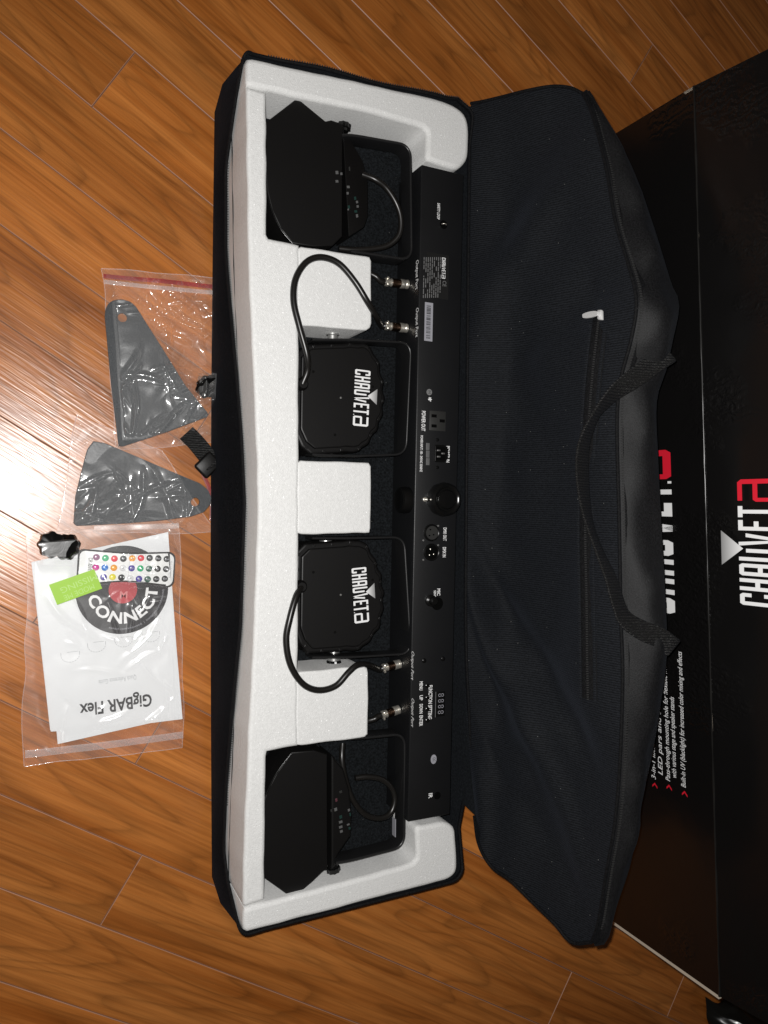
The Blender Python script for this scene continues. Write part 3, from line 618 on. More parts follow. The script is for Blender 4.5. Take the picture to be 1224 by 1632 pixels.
def on_lid(u, v, h=.0):                                # point of the lid surface seen along a line of sight
    d = ray(u, v); d = d / np.linalg.norm(d); W = G - EYE; s_ = W @ d; dist = np.linalg.norm(W - s_[..., None] * d, axis=2)
    idx = np.argsort(dist.ravel())[:4]; sm = np.average(s_.ravel()[idx], weights=1 / (dist.ravel()[idx] + 1e-4)); return EYE + d * (sm - h)
zp = smoothpath([on_lid(u, v, .003) for u, v in ((957, 495), (951, 545), (945, 600), (939, 680), (935, 760), (934, 860), (936, 960), (937, 1050), (938, 1114))], 80)
pz = MB(); strip(pz, zp, lid_n * 0 + (out_c[40] - rim_c[40]) * 0 + A(.35, 0, .93), .026, .0014); pk = pz.build('pocket_zip_tape', 'zip_tape', bag, smooth=60)
mb = MB(); strip(mb, zp + lid_n * .0022 + A(.004, 0, .0095), A(.35, 0, .93), .004, .002); strip(mb, zp + lid_n * .0022 - A(.004, 0, .0095), A(.35, 0, .93), .004, .002); mb.build('pocket_zip_edge', 'lid_knit', bag, smooth=60)
teeth_along(zp + lid_n * .002, bag, .0014, .003)
# silver slider and pull tab
sl = MB(); a_, b_ = on_lid(957, 494, .006), on_lid(957, 512, .006); ydn = (b_ - a_) / np.linalg.norm(b_ - a_)
xl = on_lid(940, 503, .006) - on_lid(957, 503, .006); xl /= np.linalg.norm(xl); nl = np.cross(xl, ydn); nl = nl if nl @ lid_n > 0 else -nl
c_ = on_lid(957, 502, .008); sl.box(c_, ydn * .008, xl * .005, nl * .003, .002); sl.box(c_ + nl * .004, ydn * .004, xl * .0022, nl * .0022, .001)
M['bright'] = simple('bright_zip_metal', (.82, .82, .82), .3, metal=.25)
slider = sl.build('zip_slider', 'bright', bag, smooth=45)
pt = MB(); base_ = c_ + nl * .006; ring_ = []
for a in np.linspace(0, 2 * math.pi, 25)[:-1]:
    ring_.append((math.copysign(min(1, abs(math.cos(a)) * 1.25), math.cos(a)) * .0165, math.sin(a) * .0048))
def slab(mb, pts, o, ex, ey, nz, th):
    n = len(pts); vs = [o + ex * p[0] + ey * p[1] + nz * th / 2 for p in pts] + [o + ex * p[0] + ey * p[1] - nz * th / 2 for p in pts]
    mb.add(vs, [tuple(range(n)), tuple(range(n, 2 * n))[::-1]] + [(i, (i + 1) % n, n + (i + 1) % n, n + i) for i in range(n)])
slab(pt, ring_, base_ + xl * .016 + ydn * .002, xl * .98 + ydn * .15, ydn * .98 - xl * .15, nl, .0018); pt.build('pull_tab', 'bright', bag, smooth=45)
# carrying handle: webbing looped over the rim
hp = [(1074, 566, .495, .010), (1050, 582, .475, .018), (1020, 604, .45, .016), (985, 630, .425, .010), (957, 664, .405, .006), (940, 704, .40, .0), (936, 742, .40, 0), (939, 790, .402, 0), (948, 836, .406, 0), (966, 884, .413, 0), (982, 922, .42, 0), (994, 962, .428, .002), (1005, 985, .436, .010), (1030, 1002, .455, .016), (1058, 1014, .478, .012), (1080, 1030, .497, .008)]
hpts = smoothpath([bw(pxx(u, v, x)) + lid_n * .014 for u, v, x, q in hp], 120)
hw = np.interp(np.linspace(0, 1, len(hpts)), np.linspace(0, 1, len(hp)), np.arange(len(hp)))
view = EYE - bw(A(.43, 0, .36)); view /= np.linalg.norm(view); tgh = np.gradient(hpts, axis=0); wd = []
for t, tg in zip(hw, tgh):                              # flat across the rim at its ends, edge-on where it hangs
    e = min(1, max(0, 1.2 - min(t, 15 - t) / 3.2)); pr = np.cross(tg, view); pr /= np.linalg.norm(pr)
    wd.append(pr * (.48 + .8 * e + .2 * math.sin(t * 1.3)) + view * (1 - e))
hpts = np.vstack([[hpts[0] + A(.03, 0, -.05)], hpts, [hpts[-1] + A(.03, 0, -.05)]]); wd = [wd[0]] + wd + [wd[-1]]
mb = MB(); strip(mb, hpts, np.array(wd), .026, .0036); mb.build('carry_handle', 'webbing', bag, smooth=50)
# side strap with its buckle poking out on the left
sp_ = smoothpath([px(342, 742, .03), px(330, 727, .020), px(312, 705, .010), px(297, 690, .006)], 30)
mb = MB(); strip(mb, sp_, BAGX * .75 + BAGY * .66, .026, .0025); mb.build('side_strap', 'webbing', bag, smooth=50)
mb = MB(); o_ = px(331, 741, .024); mb.box(o_, (BAGX * .7 - BAGY * .7) * .013, (BAGX * .7 + BAGY * .7) * .016, A(0, 0, .005), .003); mb.build('strap_buckle', 'black_plastic', bag, smooth=50)

# ================================================================== LIGHT BAR
ZB = .158
bl0, bl1 = px(672, 262, ZB), px(650, 1310, ZB)               # upper-left long edge
AL = (bl1 - bl0); BLEN = np.linalg.norm(AL); AL /= BLEN      # reading direction of the print (down the picture)
AC = A(-AL[1], AL[0], 0)                                      # across the bar, away from the lamp heads
if AC[0] < 0: AC = -AC
BW_ = .0700; BH = .072
bar = thing('light_bar', 'long black metal lighting control bar with sockets, lying in the foam beside the lamp heads', 'light bar', bl0 + AL * BLEN / 2 + AC * BW_ / 2 + A(0, 0, -BH))
mb = MB(); mb.box(bl0 + AL * BLEN / 2 + AC * BW_ / 2 - A(0, 0, BH / 2), AL * BLEN / 2, AC * BW_ / 2, A(0, 0, BH / 2), .0016, 2)
hous = mb.build('housing', 'black_metal', bar, smooth=50)
def tp(u, v): return px(u, v, ZB)
def toptext(s, u, v0, v1, hpx, mat='white', bold=.02, shear=0, name='lettering'):
    a, b = tp(u, v0), tp(u, v1); L = np.linalg.norm(b - a); h = hpx * .00092
    o_ = a - AC * h / 2
    return text(s, o_, AL, AC, mat, hous, L, h, shear, bold, name=name, lift=.0005)
toptext('SAFETY LOOP', 699, 324, 350, 5)
toptext('POWER OUT', 675, 655, 687, 7); toptext('POWER IN', 714, 711, 737, 6); toptext('POWER INPUT: 100 - 240VAC 50/60HZ', 672, 694, 752, 4.5)
toptext('DMX OUT', 709, 841, 862, 6); toptext('DMX IN', 708, 872, 888, 6)
toptext('MIC', 699, 938, 949, 6); toptext('SENS', 693, 941, 951, 4); toptext('LINE', 698, 959, 970, 5)
toptext('FUNCTION SETTING', 686, 1092, 1146, 7); toptext('MENU', 671, 1086, 1100, 6); toptext('UP', 671, 1108, 1116, 6); toptext('DOWN', 671, 1122, 1137, 6); toptext('ENTER', 671, 1140, 1157, 6)
toptext('IR', 686, 1264, 1272, 7)
for v in (1093, 1112, 1130, 1148):
    mb = MB(); mb.lathe(tp(681, v), (0, 0, 1), [(.0032, 0), (.0032, .0012), (.0026, .0016)], 14); mb.build('menu_button', 'black_gloss', hous, smooth=40)
# rating label and barcode
mb = MB(); mb.box(tp(697, 440), AL * .032, AC * .0185, A(0, 0, .0003)); rl = mb.build('rating_label', 'label_dark', hous, smooth=None)
put_logo(tp(707, 411) - AC * .003 + A(0, 0, .0004), AL, AC, .030, .006, rl, wedge=False)
text('CE', tp(708, 448) - AC * .003 + A(0, 0, .0004), AL, AC, 'dim_white', rl, .008, .006)
rr_ = random.Random(3)
for k in range(9):
    u = 675 + k * 3.3; polys = []; t = 0
    while t < .058:
        w = rr_.uniform(.002, .009); polys.append(R4(t, 0, min(t + w, .058), .0012)); t += w + .0012
        if rr_.random() < .12: t += .008
    flat_mesh('small_print', polys, tp(u if u < 703 else 712, 410) + A(0, 0, .0004), AL, AC, 'dim_white', rl)
mb = MB(); mb.box(tp(683, 513), AL * .0275, AC * .0066, A(0, 0, .0004)); bc = mb.build('barcode_sticker', 'label_silver', hous, smooth=None)
polys = []; t = .004
while t < .051:
    w = rr_.choice((.0003, .0006, .0009, .0012)); polys.append(R4(t, .0025, t + w, .0095)); t += w + rr_.choice((.0004, .0007, .0014))
flat_mesh('barcode', polys, tp(683, 513) - AL * .0275 - AC * .0066 + A(0, 0, .0005), AL, AC, 'ink', bc)
# printed symbols
mb = MB(); mb.lathe(tp(684, 625), (0, 0, 1), [(.0045, 0), (.0045, .0004)], 20); sy = mb.build('warning_symbol', 'dim_white', hous, smooth=None)
text('M', tp(684, 625) + A(0, 0, .0006), AL, AC, 'ink', sy, .004, .004, center=True); toptext('*', 685, 633, 640, 7)
# three-pin outlet
mb = MB(); mb.box(tp(697, 671), AL * .0145, AC * .0135, A(0, 0, .0014), .001); ot = mb.build('power_outlet', 'dark_socket', hous, smooth=40)
for du, dv in ((-6, -8), (-6, 8), (7, 0)):
    mb = MB(); mb.box(tp(697 + du, 671 + dv) + A(0, 0, .0012), AL * .0022, AC * .0042, A(0, 0, .0006)); mb.build('slot', 'void', ot, smooth=None)
# inlet: dark recess with three blades
mb = MB(); mb.prism(rounded([(tp(702, 723) + AL * a + AC * b)[:2] for a, b in ((-.0125, -.010), (.0125, -.010), (.0125, .006), (.007, .012), (-.007, .012), (-.0125, .006))], .002, 3), ZB - .001, ZB + .0022, .0008); il = mb.build('power_inlet', 'black_gloss', hous, smooth=40)
mb = MB(); mb.box(tp(701, 723) + A(0, 0, .0024), AL * .0098, AC * .0075, A(0, 0, .0003)); mb.build('recess', 'void', il, smooth=None)
for du, dv in ((-4, 6), (-4, -4), (3, 1)):
    mb = MB(); mb.box(tp(701 + du, 722 + dv) + A(0, 0, .0035), AL * .0011, AC * .0026, A(0, 0, .0014), .0004); mb.build('blade', 'zinc', il, smooth=40)
for u, v in ((697, 701), (697, 745)):
    mb = MB(); mb.lathe(tp(u, v), (0, 0, 1), [(.0026, 0), (.0024, .0012), (.0012, .0016)], 14); mb.build('screw', 'black_gloss', hous, smooth=40)
for v in (706, 718, 730): flat_mesh('small_print', [R4(0, 0, .010, .0012), R4(0, .002, .010, .0032), R4(0, .004, .010, .0052)], tp(679, v), AL, AC, 'dim_white', hous)
# round clamp knob on top, its bolt, and the matching knob on the side
mb = MB(); mb.lathe(tp(703, 796) + A(0, 0, .0), (0, 0, 1), [(.0235, 0), (.0245, .006), (.0235, .016), (.0205, .019), (.0185, .0185), (.0165, .0165), (.0145, .0165), (.0125, .019), (.006, .0195), (.0005, .0195)], 40, 10, .015); mb.build('clamp_knob', 'black_gloss', bar, smooth=35)
mb = MB(); mb.lathe(tp(677, 796) - A(0, 0, .001), (0, 0, 1), [(.0035, 0), (.0035, .003), (.0024, .0038), (.0022, .007), (.001, .0075)], 14); mb.build('bolt', 'chrome', bar, smooth=35)
SF0 = bl0 - A(0, 0, 0)
def sp2(u, v): return plane_hit(u, v, SF0, AC)                # point on the bar's side face
mb = MB(); mb.lathe(sp2(650, 797), -AC, [(.019, 0), (.0195, .006), (.018, .014), (.015, .0155), (.013, .0145), (.0005, .0145)], 36); mb.build('side_knob', 'black_gloss', bar, smooth=35)
# XLR sockets
for u, v, male in ((687, 849, False), (687, 880, True)):
    mb = MB(); mb.lathe(tp(u, v), (0, 0, 1), [(.0125, 0), (.0125, .0022), (.0112, .0034), (.0104, .0030)], 36); xs = mb.build('xlr_socket', 'black_gloss', hous, smooth=35)
    mb = MB(); mb.lathe(tp(u, v) + A(0, 0, .0022), (0, 0, 1), [(.0100, 0), (.0098, .0012)], 30); mb.build('socket_face', 'void' if male else 'dark_socket', xs, smooth=35)
    for a in (.6, 2.2, 4.4):
        mb = MB(); mb.lathe(tp(u - 2, v) + AC * .0048 * math.cos(a) + AL * .0048 * math.sin(a) + A(0, 0, .003), (0, 0, 1), [(.0011, 0), (.0010, .002), (.0004, .0024)], 10); mb.build('pin', 'chrome' if male else 'void', xs, smooth=35)
    for a, b in ((-.0125, -.011), (.0115, .010)):
        mb = MB(); mb.lathe(tp(u, v) + AC * a + AL * (-b), (0, 0, 1), [(.0016, 0), (.0014, .001), (.0006, .0012)], 10); mb.build('screw', 'zinc', xs, smooth=35)
# sensitivity dial, indicator lamp, display, sticker, IR eye, loop hole
mb = MB(); mb.lathe(tp(686, 957), (0, 0, 1), [(.0085, 0), (.0085, .004), (.0055, .0055), (.0052, .013), (.0040, .014), (.0005, .014)], 26, 12, .03); mb.build('sensitivity_dial', 'black_gloss', bar, smooth=35)
mb = MB(); mb.lathe(tp(697, 962), (0, 0, 1), [(.0095, 0), (.0090, .0006)], 24); mb.build('dial_scale', 'void', hous, smooth=35)
for u, v in ((706, 1050), (676, 1053)):
    mb = MB(); mb.lathe(tp(u, v), (0, 0, 1), [(.0036, 0), (.0032, .001), (.0018, .0018), (.0003, .002)], 16); mb.build('screw', 'black_gloss', hous, smooth=35)
mb = MB(); mb.box(tp(702, 1122), AL * .018, AC * .0072, A(0, 0, .0007), .0004); dp = mb.build('digit_display', 'black_gloss', hous, smooth=40)
flat_mesh('frame_line', [R4(-.0185, -.0088, .0185, -.0080)], tp(702, 1122), AL, AC, 'dim_white', hous)
for k in range(4):
    polys = []; w, h, s_ = .0044, .0090, .0008
    for q in (R4(s_, 0, w - s_, s_), R4(s_, h / 2 - s_ / 2, w - s_, h / 2 + s_ / 2), R4(s_, h - s_, w - s_, h), R4(0, s_, s_, h / 2 - s_), R4(0, h / 2 + s_, s_, h - s_), R4(w - s_, s_, w, h / 2 - s_), R4(w - s_, h / 2 + s_, w, h - s_)): polys.append(q)
    flat_mesh('digit', polys, tp(702, 1122) + AL * (-.0155 + k * .0083) - AC * .0045 + A(0, 0, .0009), AL, AC, 'label_silver', dp)
mb = MB(); mb.prism([(tp(691, 1210) + AL * .0068 * math.cos(a) + AC * .0048 * math.sin(a))[:2] for a in np.linspace(0, 2 * math.pi, 25)[:-1]], ZB, ZB + .0004); qs = mb.build('inspection_sticker', 'label_silver', hous, smooth=None)
text('QC', tp(691, 1210) + A(0, 0, .0008), AL, AC, 'ink', qs, .006, .005, center=True)
mb = MB(); mb.lathe(tp(697, 1268), (0, 0, 1), [(.0055, 0), (.0050, .0010), (.003, .0012)], 20); mb.build('infrared_eye', 'void', hous, smooth=35)
mb = MB(); mb.lathe(tp(707, 358), (0, 0, 1), [(.0062, 0), (.0055, .0010), (.003, .0011)], 20); sfl = mb.build('safety_loop_hole', 'void', hous, smooth=35)
mb = MB(); mb.tube([tp(707, 358) + AC * .0035 * math.cos(a) + A(0, 0, .001 + .003 * math.sin(a)) for a in np.linspace(0, math.pi, 12)], .0008, 8); mb.build('loop', 'chrome', sfl, smooth=60)
for v, k in ((438, 0), (514, 0), (1061, 0), (1136, 0)):
    # oblique print on the side face; the face is seen steeply
    u = 665 if v < 700 else 658
    a, b = sp2(u, v - 23), sp2(u, v + 23); L = abs((b - a) @ AL)
    text('Output Port', a - A(0, 0, .005), AL, A(0, 0, 1), 'white', hous, L, .0105, .25 if v > 700 else .05, .012, lift=.0006)

# ================================================================== LAMP HEADS
def yoke(parent, path_px, z, w=.030, th=.0035, mat='yoke', xr=None):
    P = [px(u, v, z) for u, v in path_px]; P = rounded2(P, .019)
    mb = MB(); strip(mb, np.array(P) - A(0, 0, w / 2), A(0, 0, 1), w, th); return mb.build('yoke', mat, parent, smooth=35)
def rounded2(P, r, n=7):
    out = [P[0]]
    for i in range(1, len(P) - 1):
        d0, d1 = P[i - 1] - P[i], P[i + 1] - P[i]; a = P[i] + d0 / np.linalg.norm(d0) * min(r, .45 * np.linalg.norm(d0)); b = P[i] + d1 / np.linalg.norm(d1) * min(r, .45 * np.linalg.norm(d1))
        for j in range(n + 1):
            t = j / n; out.append((1 - t) ** 2 * a + 2 * t * (1 - t) * P[i] + t * t * b)
    out.append(P[-1]); 
    res = [out[0]]
    for q in out[1:]:
        if np.linalg.norm(q - res[-1]) > 1e-4: res.append(q)
    return res
def connector(parent, u, v, cablepx, r=.0043, tipz=.124):
    tip = plane_hit(u + 46, v, SF0, AC); tip = A(tip[0], tip[1], tipz)
    o_ = px(u, v, tipz); ax = tip - o_; ln = np.linalg.norm(ax); ax /= ln
    mb = MB(); pr = [(.0048, 0), (.0062, .0015), (.0062, .006), (.0050, .0075), (.0050, .009), (.0058, .010), (.0058, .026), (.0068, .027), (.0068, .033), (.0058, .0345), (.0066, .036), (.0066, .039), (.0045, .040)]
    k = ln / .040; mb.lathe(o_, ax, [(a, b * k) for a, b in pr], 26); pl = mb.build('plug', 'chrome', parent, smooth=35)
    mb = MB(); mb.lathe(o_ + ax * .0115 * k, ax, [(.0059, 0), (.00605, .001), (.00605, .0135 * k), (.0059, .0145 * k)], 26); mb.build('grip_sleeve', M['bronze'], pl, smooth=35)
    for s_ in (-1, 1):
        mb = MB(); mb.lathe(o_ + ax * .003 * k + A(0, 0, .0045) + AL * s_ * .004, A(0, 0, 1) + AL * s_ * .6, [(.0016, 0), (.0016, .0025), (.0008, .003)], 10); mb.build('clamp_screw', 'chrome', pl, smooth=35)
    return o_, ax
M['bronze'] = simple('brown_metal_sleeve', (.20, .125, .085), .28, metal=1., bump=.1)
def knob(parent, u, v, z, sgn, big=True):
    o_ = px(u, v, z)
    mb = MB(); mb.lathe(o_, BAGY * sgn, [(.0075, -.014), (.0085, -.013), (.0085, -.009), (.0070, -.0085), (.0070, -.005), (.0090, -.004), (.0090, 0)], 26); mb.build('washer', 'zinc', parent, smooth=35)
    if big:
        mb = MB(); mb.lathe(o_ + BAGY * sgn * .0005, BAGY * sgn, [(.0095, 0), (.0105, .004), (.0175, .0045), (.0185, .006), (.0185, .012), (.017, .0135), (.006, .014), (.0005, .014)], 48, 12, .05); mb.build('clamp_knob', 'black_gloss', parent, smooth=35)

def par_head(label, cu, cv, outline, top_knob, logo_px, yoke_px, cable, conn, plug_r=.0043):
    zt = .143; c = px(cu, cv, zt)
    t = thing('par_light', label, 'stage light', (c[0], c[1], .012), 'round par heads in the foam')
    ol = resample(np.array([px(u, v, zt - .006) for u, v in outline + outline[:1]]), 161)[:-1]
    cc = ol.mean(0); al = np.arctan2(ol[:, 1] - cc[1], ol[:, 0] - cc[0])
    ol = np.array([cc + (q - cc) * (1 + .020 * max(0, math.cos(g)) ** .5 * math.sin(g * 19)) if math.cos(g) > 0 else q for q, g in zip(ol, al)])
    mb = MB(); mb.prism(ol[:, :2], .060, zt - .006, .004, 3); body = mb.build('body', 'black_plastic', t, smooth=28)
    ins = cc + (ol - cc) * .90
    mb = MB(); mb.prism(ins[:, :2], zt - .0062, zt, .0018, 2); mb.build('back_plate', 'black_plastic', body, smooth=28)
    for q, g in zip(ol[::9], al[::9]):                 # moulded vents round the rim
        d = (q - cc) * A(1, 1, 0); d /= np.linalg.norm(d); e_ = A(-d[1], d[0], 0); o_ = cc + (q - cc) * .95
        mb = MB(); mb.box(A(o_[0], o_[1], zt - .0058), d * .0018, e_ * .0022, A(0, 0, .0010), .0005); mb.build('vent_rib', 'black_plastic', body, smooth=None)
    for k in range(3):
        a = 2 * math.pi * k / 3 + .4; mb = MB(); mb.lathe(c + A(math.cos(a), math.sin(a), 0) * .052, (0, 0, 1), [(.0020, 0), (.0018, .0006), (.0005, .0007)], 10); mb.build('screw', 'black_gloss', body, smooth=35)
    mb = MB(); mb.lathe(c, (0, 0, 1), [(.0016, 0), (.0014, .0009), (.0004, .001)], 10); mb.build('screw', 'zinc', body, smooth=35)
    (u0, v0), (u1, v1), hh = logo_px
    a, b = px(u0, v0, zt + .0006), px(u1, v1, zt + .0006); xd = (b - a); L = np.linalg.norm(xd); xd /= L; yd = A(-xd[1], xd[0], 0)
    put_logo(a, xd, yd, L, hh, body)
    yoke(t, yoke_px, .150)
    for (u, v, s_, bg_) in top_knob: knob(t, u, v, .118, s_, bg_)
    o_, ax = connector(t, *conn, None)
    pts = [px(u, v, z) for u, v, z in cable] + [o_ - ax * .006, o_ + ax * .003]
    mb = MB(); mb.tube(smoothpath(pts, 110), .0044, 12); mb.build('power_cord', 'rubber', t, smooth=60)
    mb = MB(); mb.lathe(pts[0] + A(0, 0, -.004), (0, 0, 1), [(.009, 0), (.0085, .004), (.006, .008)], 18); mb.build('cord_gland', 'black_plastic', body, smooth=35)
    return t
par_head('round black par head nearer the outlet, its cord looped over the foam above', 543, 634, [(472, 562), (490, 548), (580, 545), (593, 555), (601, 568), (607, 585), (612, 612), (613, 642), (609, 667), (600, 688), (588, 706), (574, 720), (496, 725), (480, 712), (470, 690)],
         [(530, 530, 1, True), (520, 727, -1, False)], ((566, 588), (562, 678), .0235),
         [(498, 541), (560, 541), (656, 546), (648, 724), (560, 727), (498, 724)],
         [(482, 612, .146), (490, 590, .152), (489, 565, .160), (477, 520, .1625), (468, 480, .1625), (471, 445, .1615), (488, 418, .1615), (512, 410, .1615), (540, 420, .1615), (565, 448, .1615), (585, 480, .1615), (600, 505, .150)], (613, 519))
par_head('round black par head nearer the digit display, its cord looped over the foam below', 543, 948, [(472, 880), (486, 866), (574, 860), (588, 870), (599, 892), (608, 914), (613, 948), (611, 979), (604, 1004), (592, 1020), (575, 1037), (492, 1043), (478, 1027), (470, 1005)],
         [(519, 861, 1, False), (532, 1052, -1, True)], ((560, 906), (565, 994), .0225),
         [(498, 858), (560, 858), (645, 856), (656, 1042), (560, 1048), (498, 1048)],
         [(480, 935, .148), (472, 950, .158), (462, 985, .1625), (456, 1020, .1625), (463, 1060, .1625), (483, 1090, .1615), (508, 1100, .1615), (535, 1093, .1615), (555, 1072, .1615), (570, 1060, .158), (588, 1060, .142)], (609, 1065))

def derby(label, outline, apexs, yoke_px, cord_tail, conn, loop, chips, knob_uv, sgn):
    zt = .148; ol = [px(u, v, zt)[:2] for u, v in outline]; c = np.mean(ol, axis=0)
    t = thing('derby_light', label, 'stage light', (c[0], c[1], .012), 'angular derby heads in the foam')
    US = 546 if sgn > 0 else 522                       # the back is two planes: a flat plate and a lower facet that carries the vents
    left = [px(min(u, US), v, zt)[:2] for u, v in outline]
    cl = [left[0]]
    for q in left[1:]:
        if np.linalg.norm(q - cl[-1]) > .0015: cl.append(q)
    right = [px(max(u, US - 8), v, zt - .012)[:2] for u, v in outline if u >= US - 2]
    mb = MB(); mb.prism(cl, .090, zt, .0016, 2); body = mb.build('body', 'black_plastic', t, smooth=25)
    mb = MB(); mb.prism(right, .090, zt - .012, .0030, 2); mb.build('vent_facet', 'black_plastic', body, smooth=25)
    arc = smoothpath([px(u, v, zt + .0015) for u, v in apexs], 30)
    mb = MB(); mb.tube(arc, .0012, 8); mb.build('rim_edge', 'black_gloss', body, smooth=60)
    for (u, v, w, h, mt) in chips:  # pale and tinted chips paint lens reflections showing through the vent slots
        mb = MB(); q = px(u, v, zt + (.0002 if u < US else -.0116)); mb.box(q, BAGX * w * .0005 + BAGY * .0004, BAGY * h * .00055 - BAGX * .0003, A(0, 0, .0006), .0003); mb.build('vent_slot_glint', mt, body, smooth=None)
    for k in range(6):
        for j in range(2):
            q = px(572 + j * 8, (300 if sgn > 0 else 1268) + k * 9 * 1.0, zt + .0014)
    yoke(t, yoke_px, .146, .030, .004)
    o_ = px(*knob_uv, .125); mb = MB(); mb.lathe(o_, BAGY * sgn + BAGX * .15, [(.006, -.006), (.007, -.003), (.0095, -.002), (.0095, .004), (.007, .0055), (.0005, .006)], 36, 9, .07); mb.build('clamp_knob', 'black_gloss', t, smooth=35)
    o_, ax = connector(t, *conn, None)
    pts = [px(u, v, z) for u, v, z in cord_tail] + [o_ - ax * .006, o_ + ax * .003]
    mb = MB(); mb.tube(smoothpath(pts, 60), .0042, 12); mb.build('plug_cord', 'rubber', t, smooth=60)
    mb = MB(); mb.tube(smoothpath([px(u, v, z) for u, v, z in loop], 100), .0042, 12); mb.build('power_cord', 'rubber', t, smooth=60)
    return t
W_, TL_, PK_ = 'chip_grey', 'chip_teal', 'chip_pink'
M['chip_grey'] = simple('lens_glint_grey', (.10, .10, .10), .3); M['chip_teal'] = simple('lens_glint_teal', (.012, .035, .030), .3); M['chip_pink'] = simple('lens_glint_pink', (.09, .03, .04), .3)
derby('angular black derby head by the safety loop end of the bar',
      [(474, 156), (519, 193), (528, 191), (546, 197), (548, 212), (560, 226), (578, 256), (586, 290), (586, 345), (580, 362), (556, 377), (530, 392), (500, 393), (466, 388), (447, 365), (433, 335), (426, 305), (421, 250), (422, 196), (440, 182)],
      [(425, 306), (434, 337), (448, 366), (466, 388)],
      [(540, 216), (560, 214), (655, 231), (657, 414), (590, 404), (560, 400)],
      [(560, 425, .09), (580, 432, .115), (598, 440, .124)], (613, 449),
      [(578, 278, .135), (598, 286, .142), (616, 300, .142), (632, 325, .140), (639, 350, .138), (636, 374, .134), (620, 390, .128), (598, 396, .124), (565, 398, .120), (540, 396, .116)],
      [(537, 275, 4, 4, W_), (544, 277, 3, 3, W_), (537, 289, 4, 3, W_), (555, 298, 4, 3, W_), (554, 308, 3, 3, W_), (557, 269, 2, 5, 'dark_socket'), (566, 316, 3, 4, TL_), (569, 322, 3, 3, W_), (570, 329, 3, 3, W_), (567, 337, 4, 3, TL_), (556, 330, 3, 4, TL_), (569, 344, 3, 4, W_), (555, 334, 2, 2, W_)],
      (548, 203), 1)
derby('angular black derby head by the infrared end of the bar',
      [(467, 1433), (422, 1400), (416, 1349), (417, 1288), (425, 1262), (441, 1231), (465, 1199), (500, 1196), (528, 1202), (548, 1225), (558, 1260), (561, 1300), (560, 1332), (541, 1360), (536, 1370), (536, 1380), (528, 1387), (516, 1388), (498, 1406)],
      [(424, 1266), (440, 1233), (464, 1201)],
      [(560, 1178), (600, 1175), (646, 1170), (645, 1350), (560, 1372), (536, 1376)],
      [(560, 1155, .09), (580, 1150, .115), (596, 1146, .124)], (608, 1140),
      [(546, 1185, .118), (545, 1210, .125), (550, 1240, .128), (562, 1274, .13), (582, 1298, .13), (605, 1304, .13), (622, 1296, .128), (629, 1276, .126), (624, 1256, .124), (608, 1242, .122), (585, 1238, .12), (566, 1240, .118)],
      [(536, 1275, 3, 4, PK_), (535, 1290, 4, 4, W_), (528, 1292, 2, 3, 'dark_socket'), (543, 1262, 4, 3, 'dark_socket'), (543, 1302, 4, 4, TL_), (543, 1310, 5, 3, W_), (543, 1318, 5, 3, W_), (544, 1325, 4, 3, W_), (556, 1291, 3, 3, W_), (555, 1314, 4, 2, W_), (557, 1320, 3, 3, TL_), (558, 1298, 2, 4, TL_)],
      (531, 1384), -1)
lb = MB(); q = px(628, 1318, .132); lb.box(q - A(.0, 0, 0), BAGX * .0005, BAGY * .0130, A(0, 0, .005)); 
dl = [o for o in COL.objects if o.name.startswith('derby_light.')][0]
lb.build('yoke_sticker', 'label_silver', dl, smooth=None)

# ================================================================== CARTON
ZC = .385
c0, c1 = px(1106, 137, ZC), px(1147, 1588, ZC)
CD = c1 - c0; CL = np.linalg.norm(CD); CD /= CL               # along the fold, down the picture
CN = A(CD[1], -CD[0], 0)                                       # horizontal normal of the front
if CN[0] > 0: CN = -CN
carton = thing('carton', 'large glossy black printed shipping carton behind the gig bag lid', 'box', (c0 + c1) / 2 - A(0, 0, ZC) - CN * .12)
def panel(P, n, th, name, mat, mats=None):                     # P: corner list of the outer face; thickness inwards
    mb = MB(); k = len(P); vs = [A_(p) for p in P] + [A_(p) - n * th for p in P]
    mb.add(vs, [tuple(range(k))], 0); mb.add(vs, [tuple(range(k))[::-1]], 1) if False else None
    mb = MB(); mb.add(vs, [tuple(range(k)), tuple(range(2 * k - 1, k - 1, -1))] + [(i, k + i, k + (i + 1) % k, (i + 1) % k) for i in range(k)])
    mb.mi = [0, 1] + [1] * k
    return mb.build(name, [mat, 'kraft'], carton, smooth=None, fix=True)
f0, f1 = c0 - A(0, 0, ZC - .003), c1 - A(0, 0, ZC - .003)
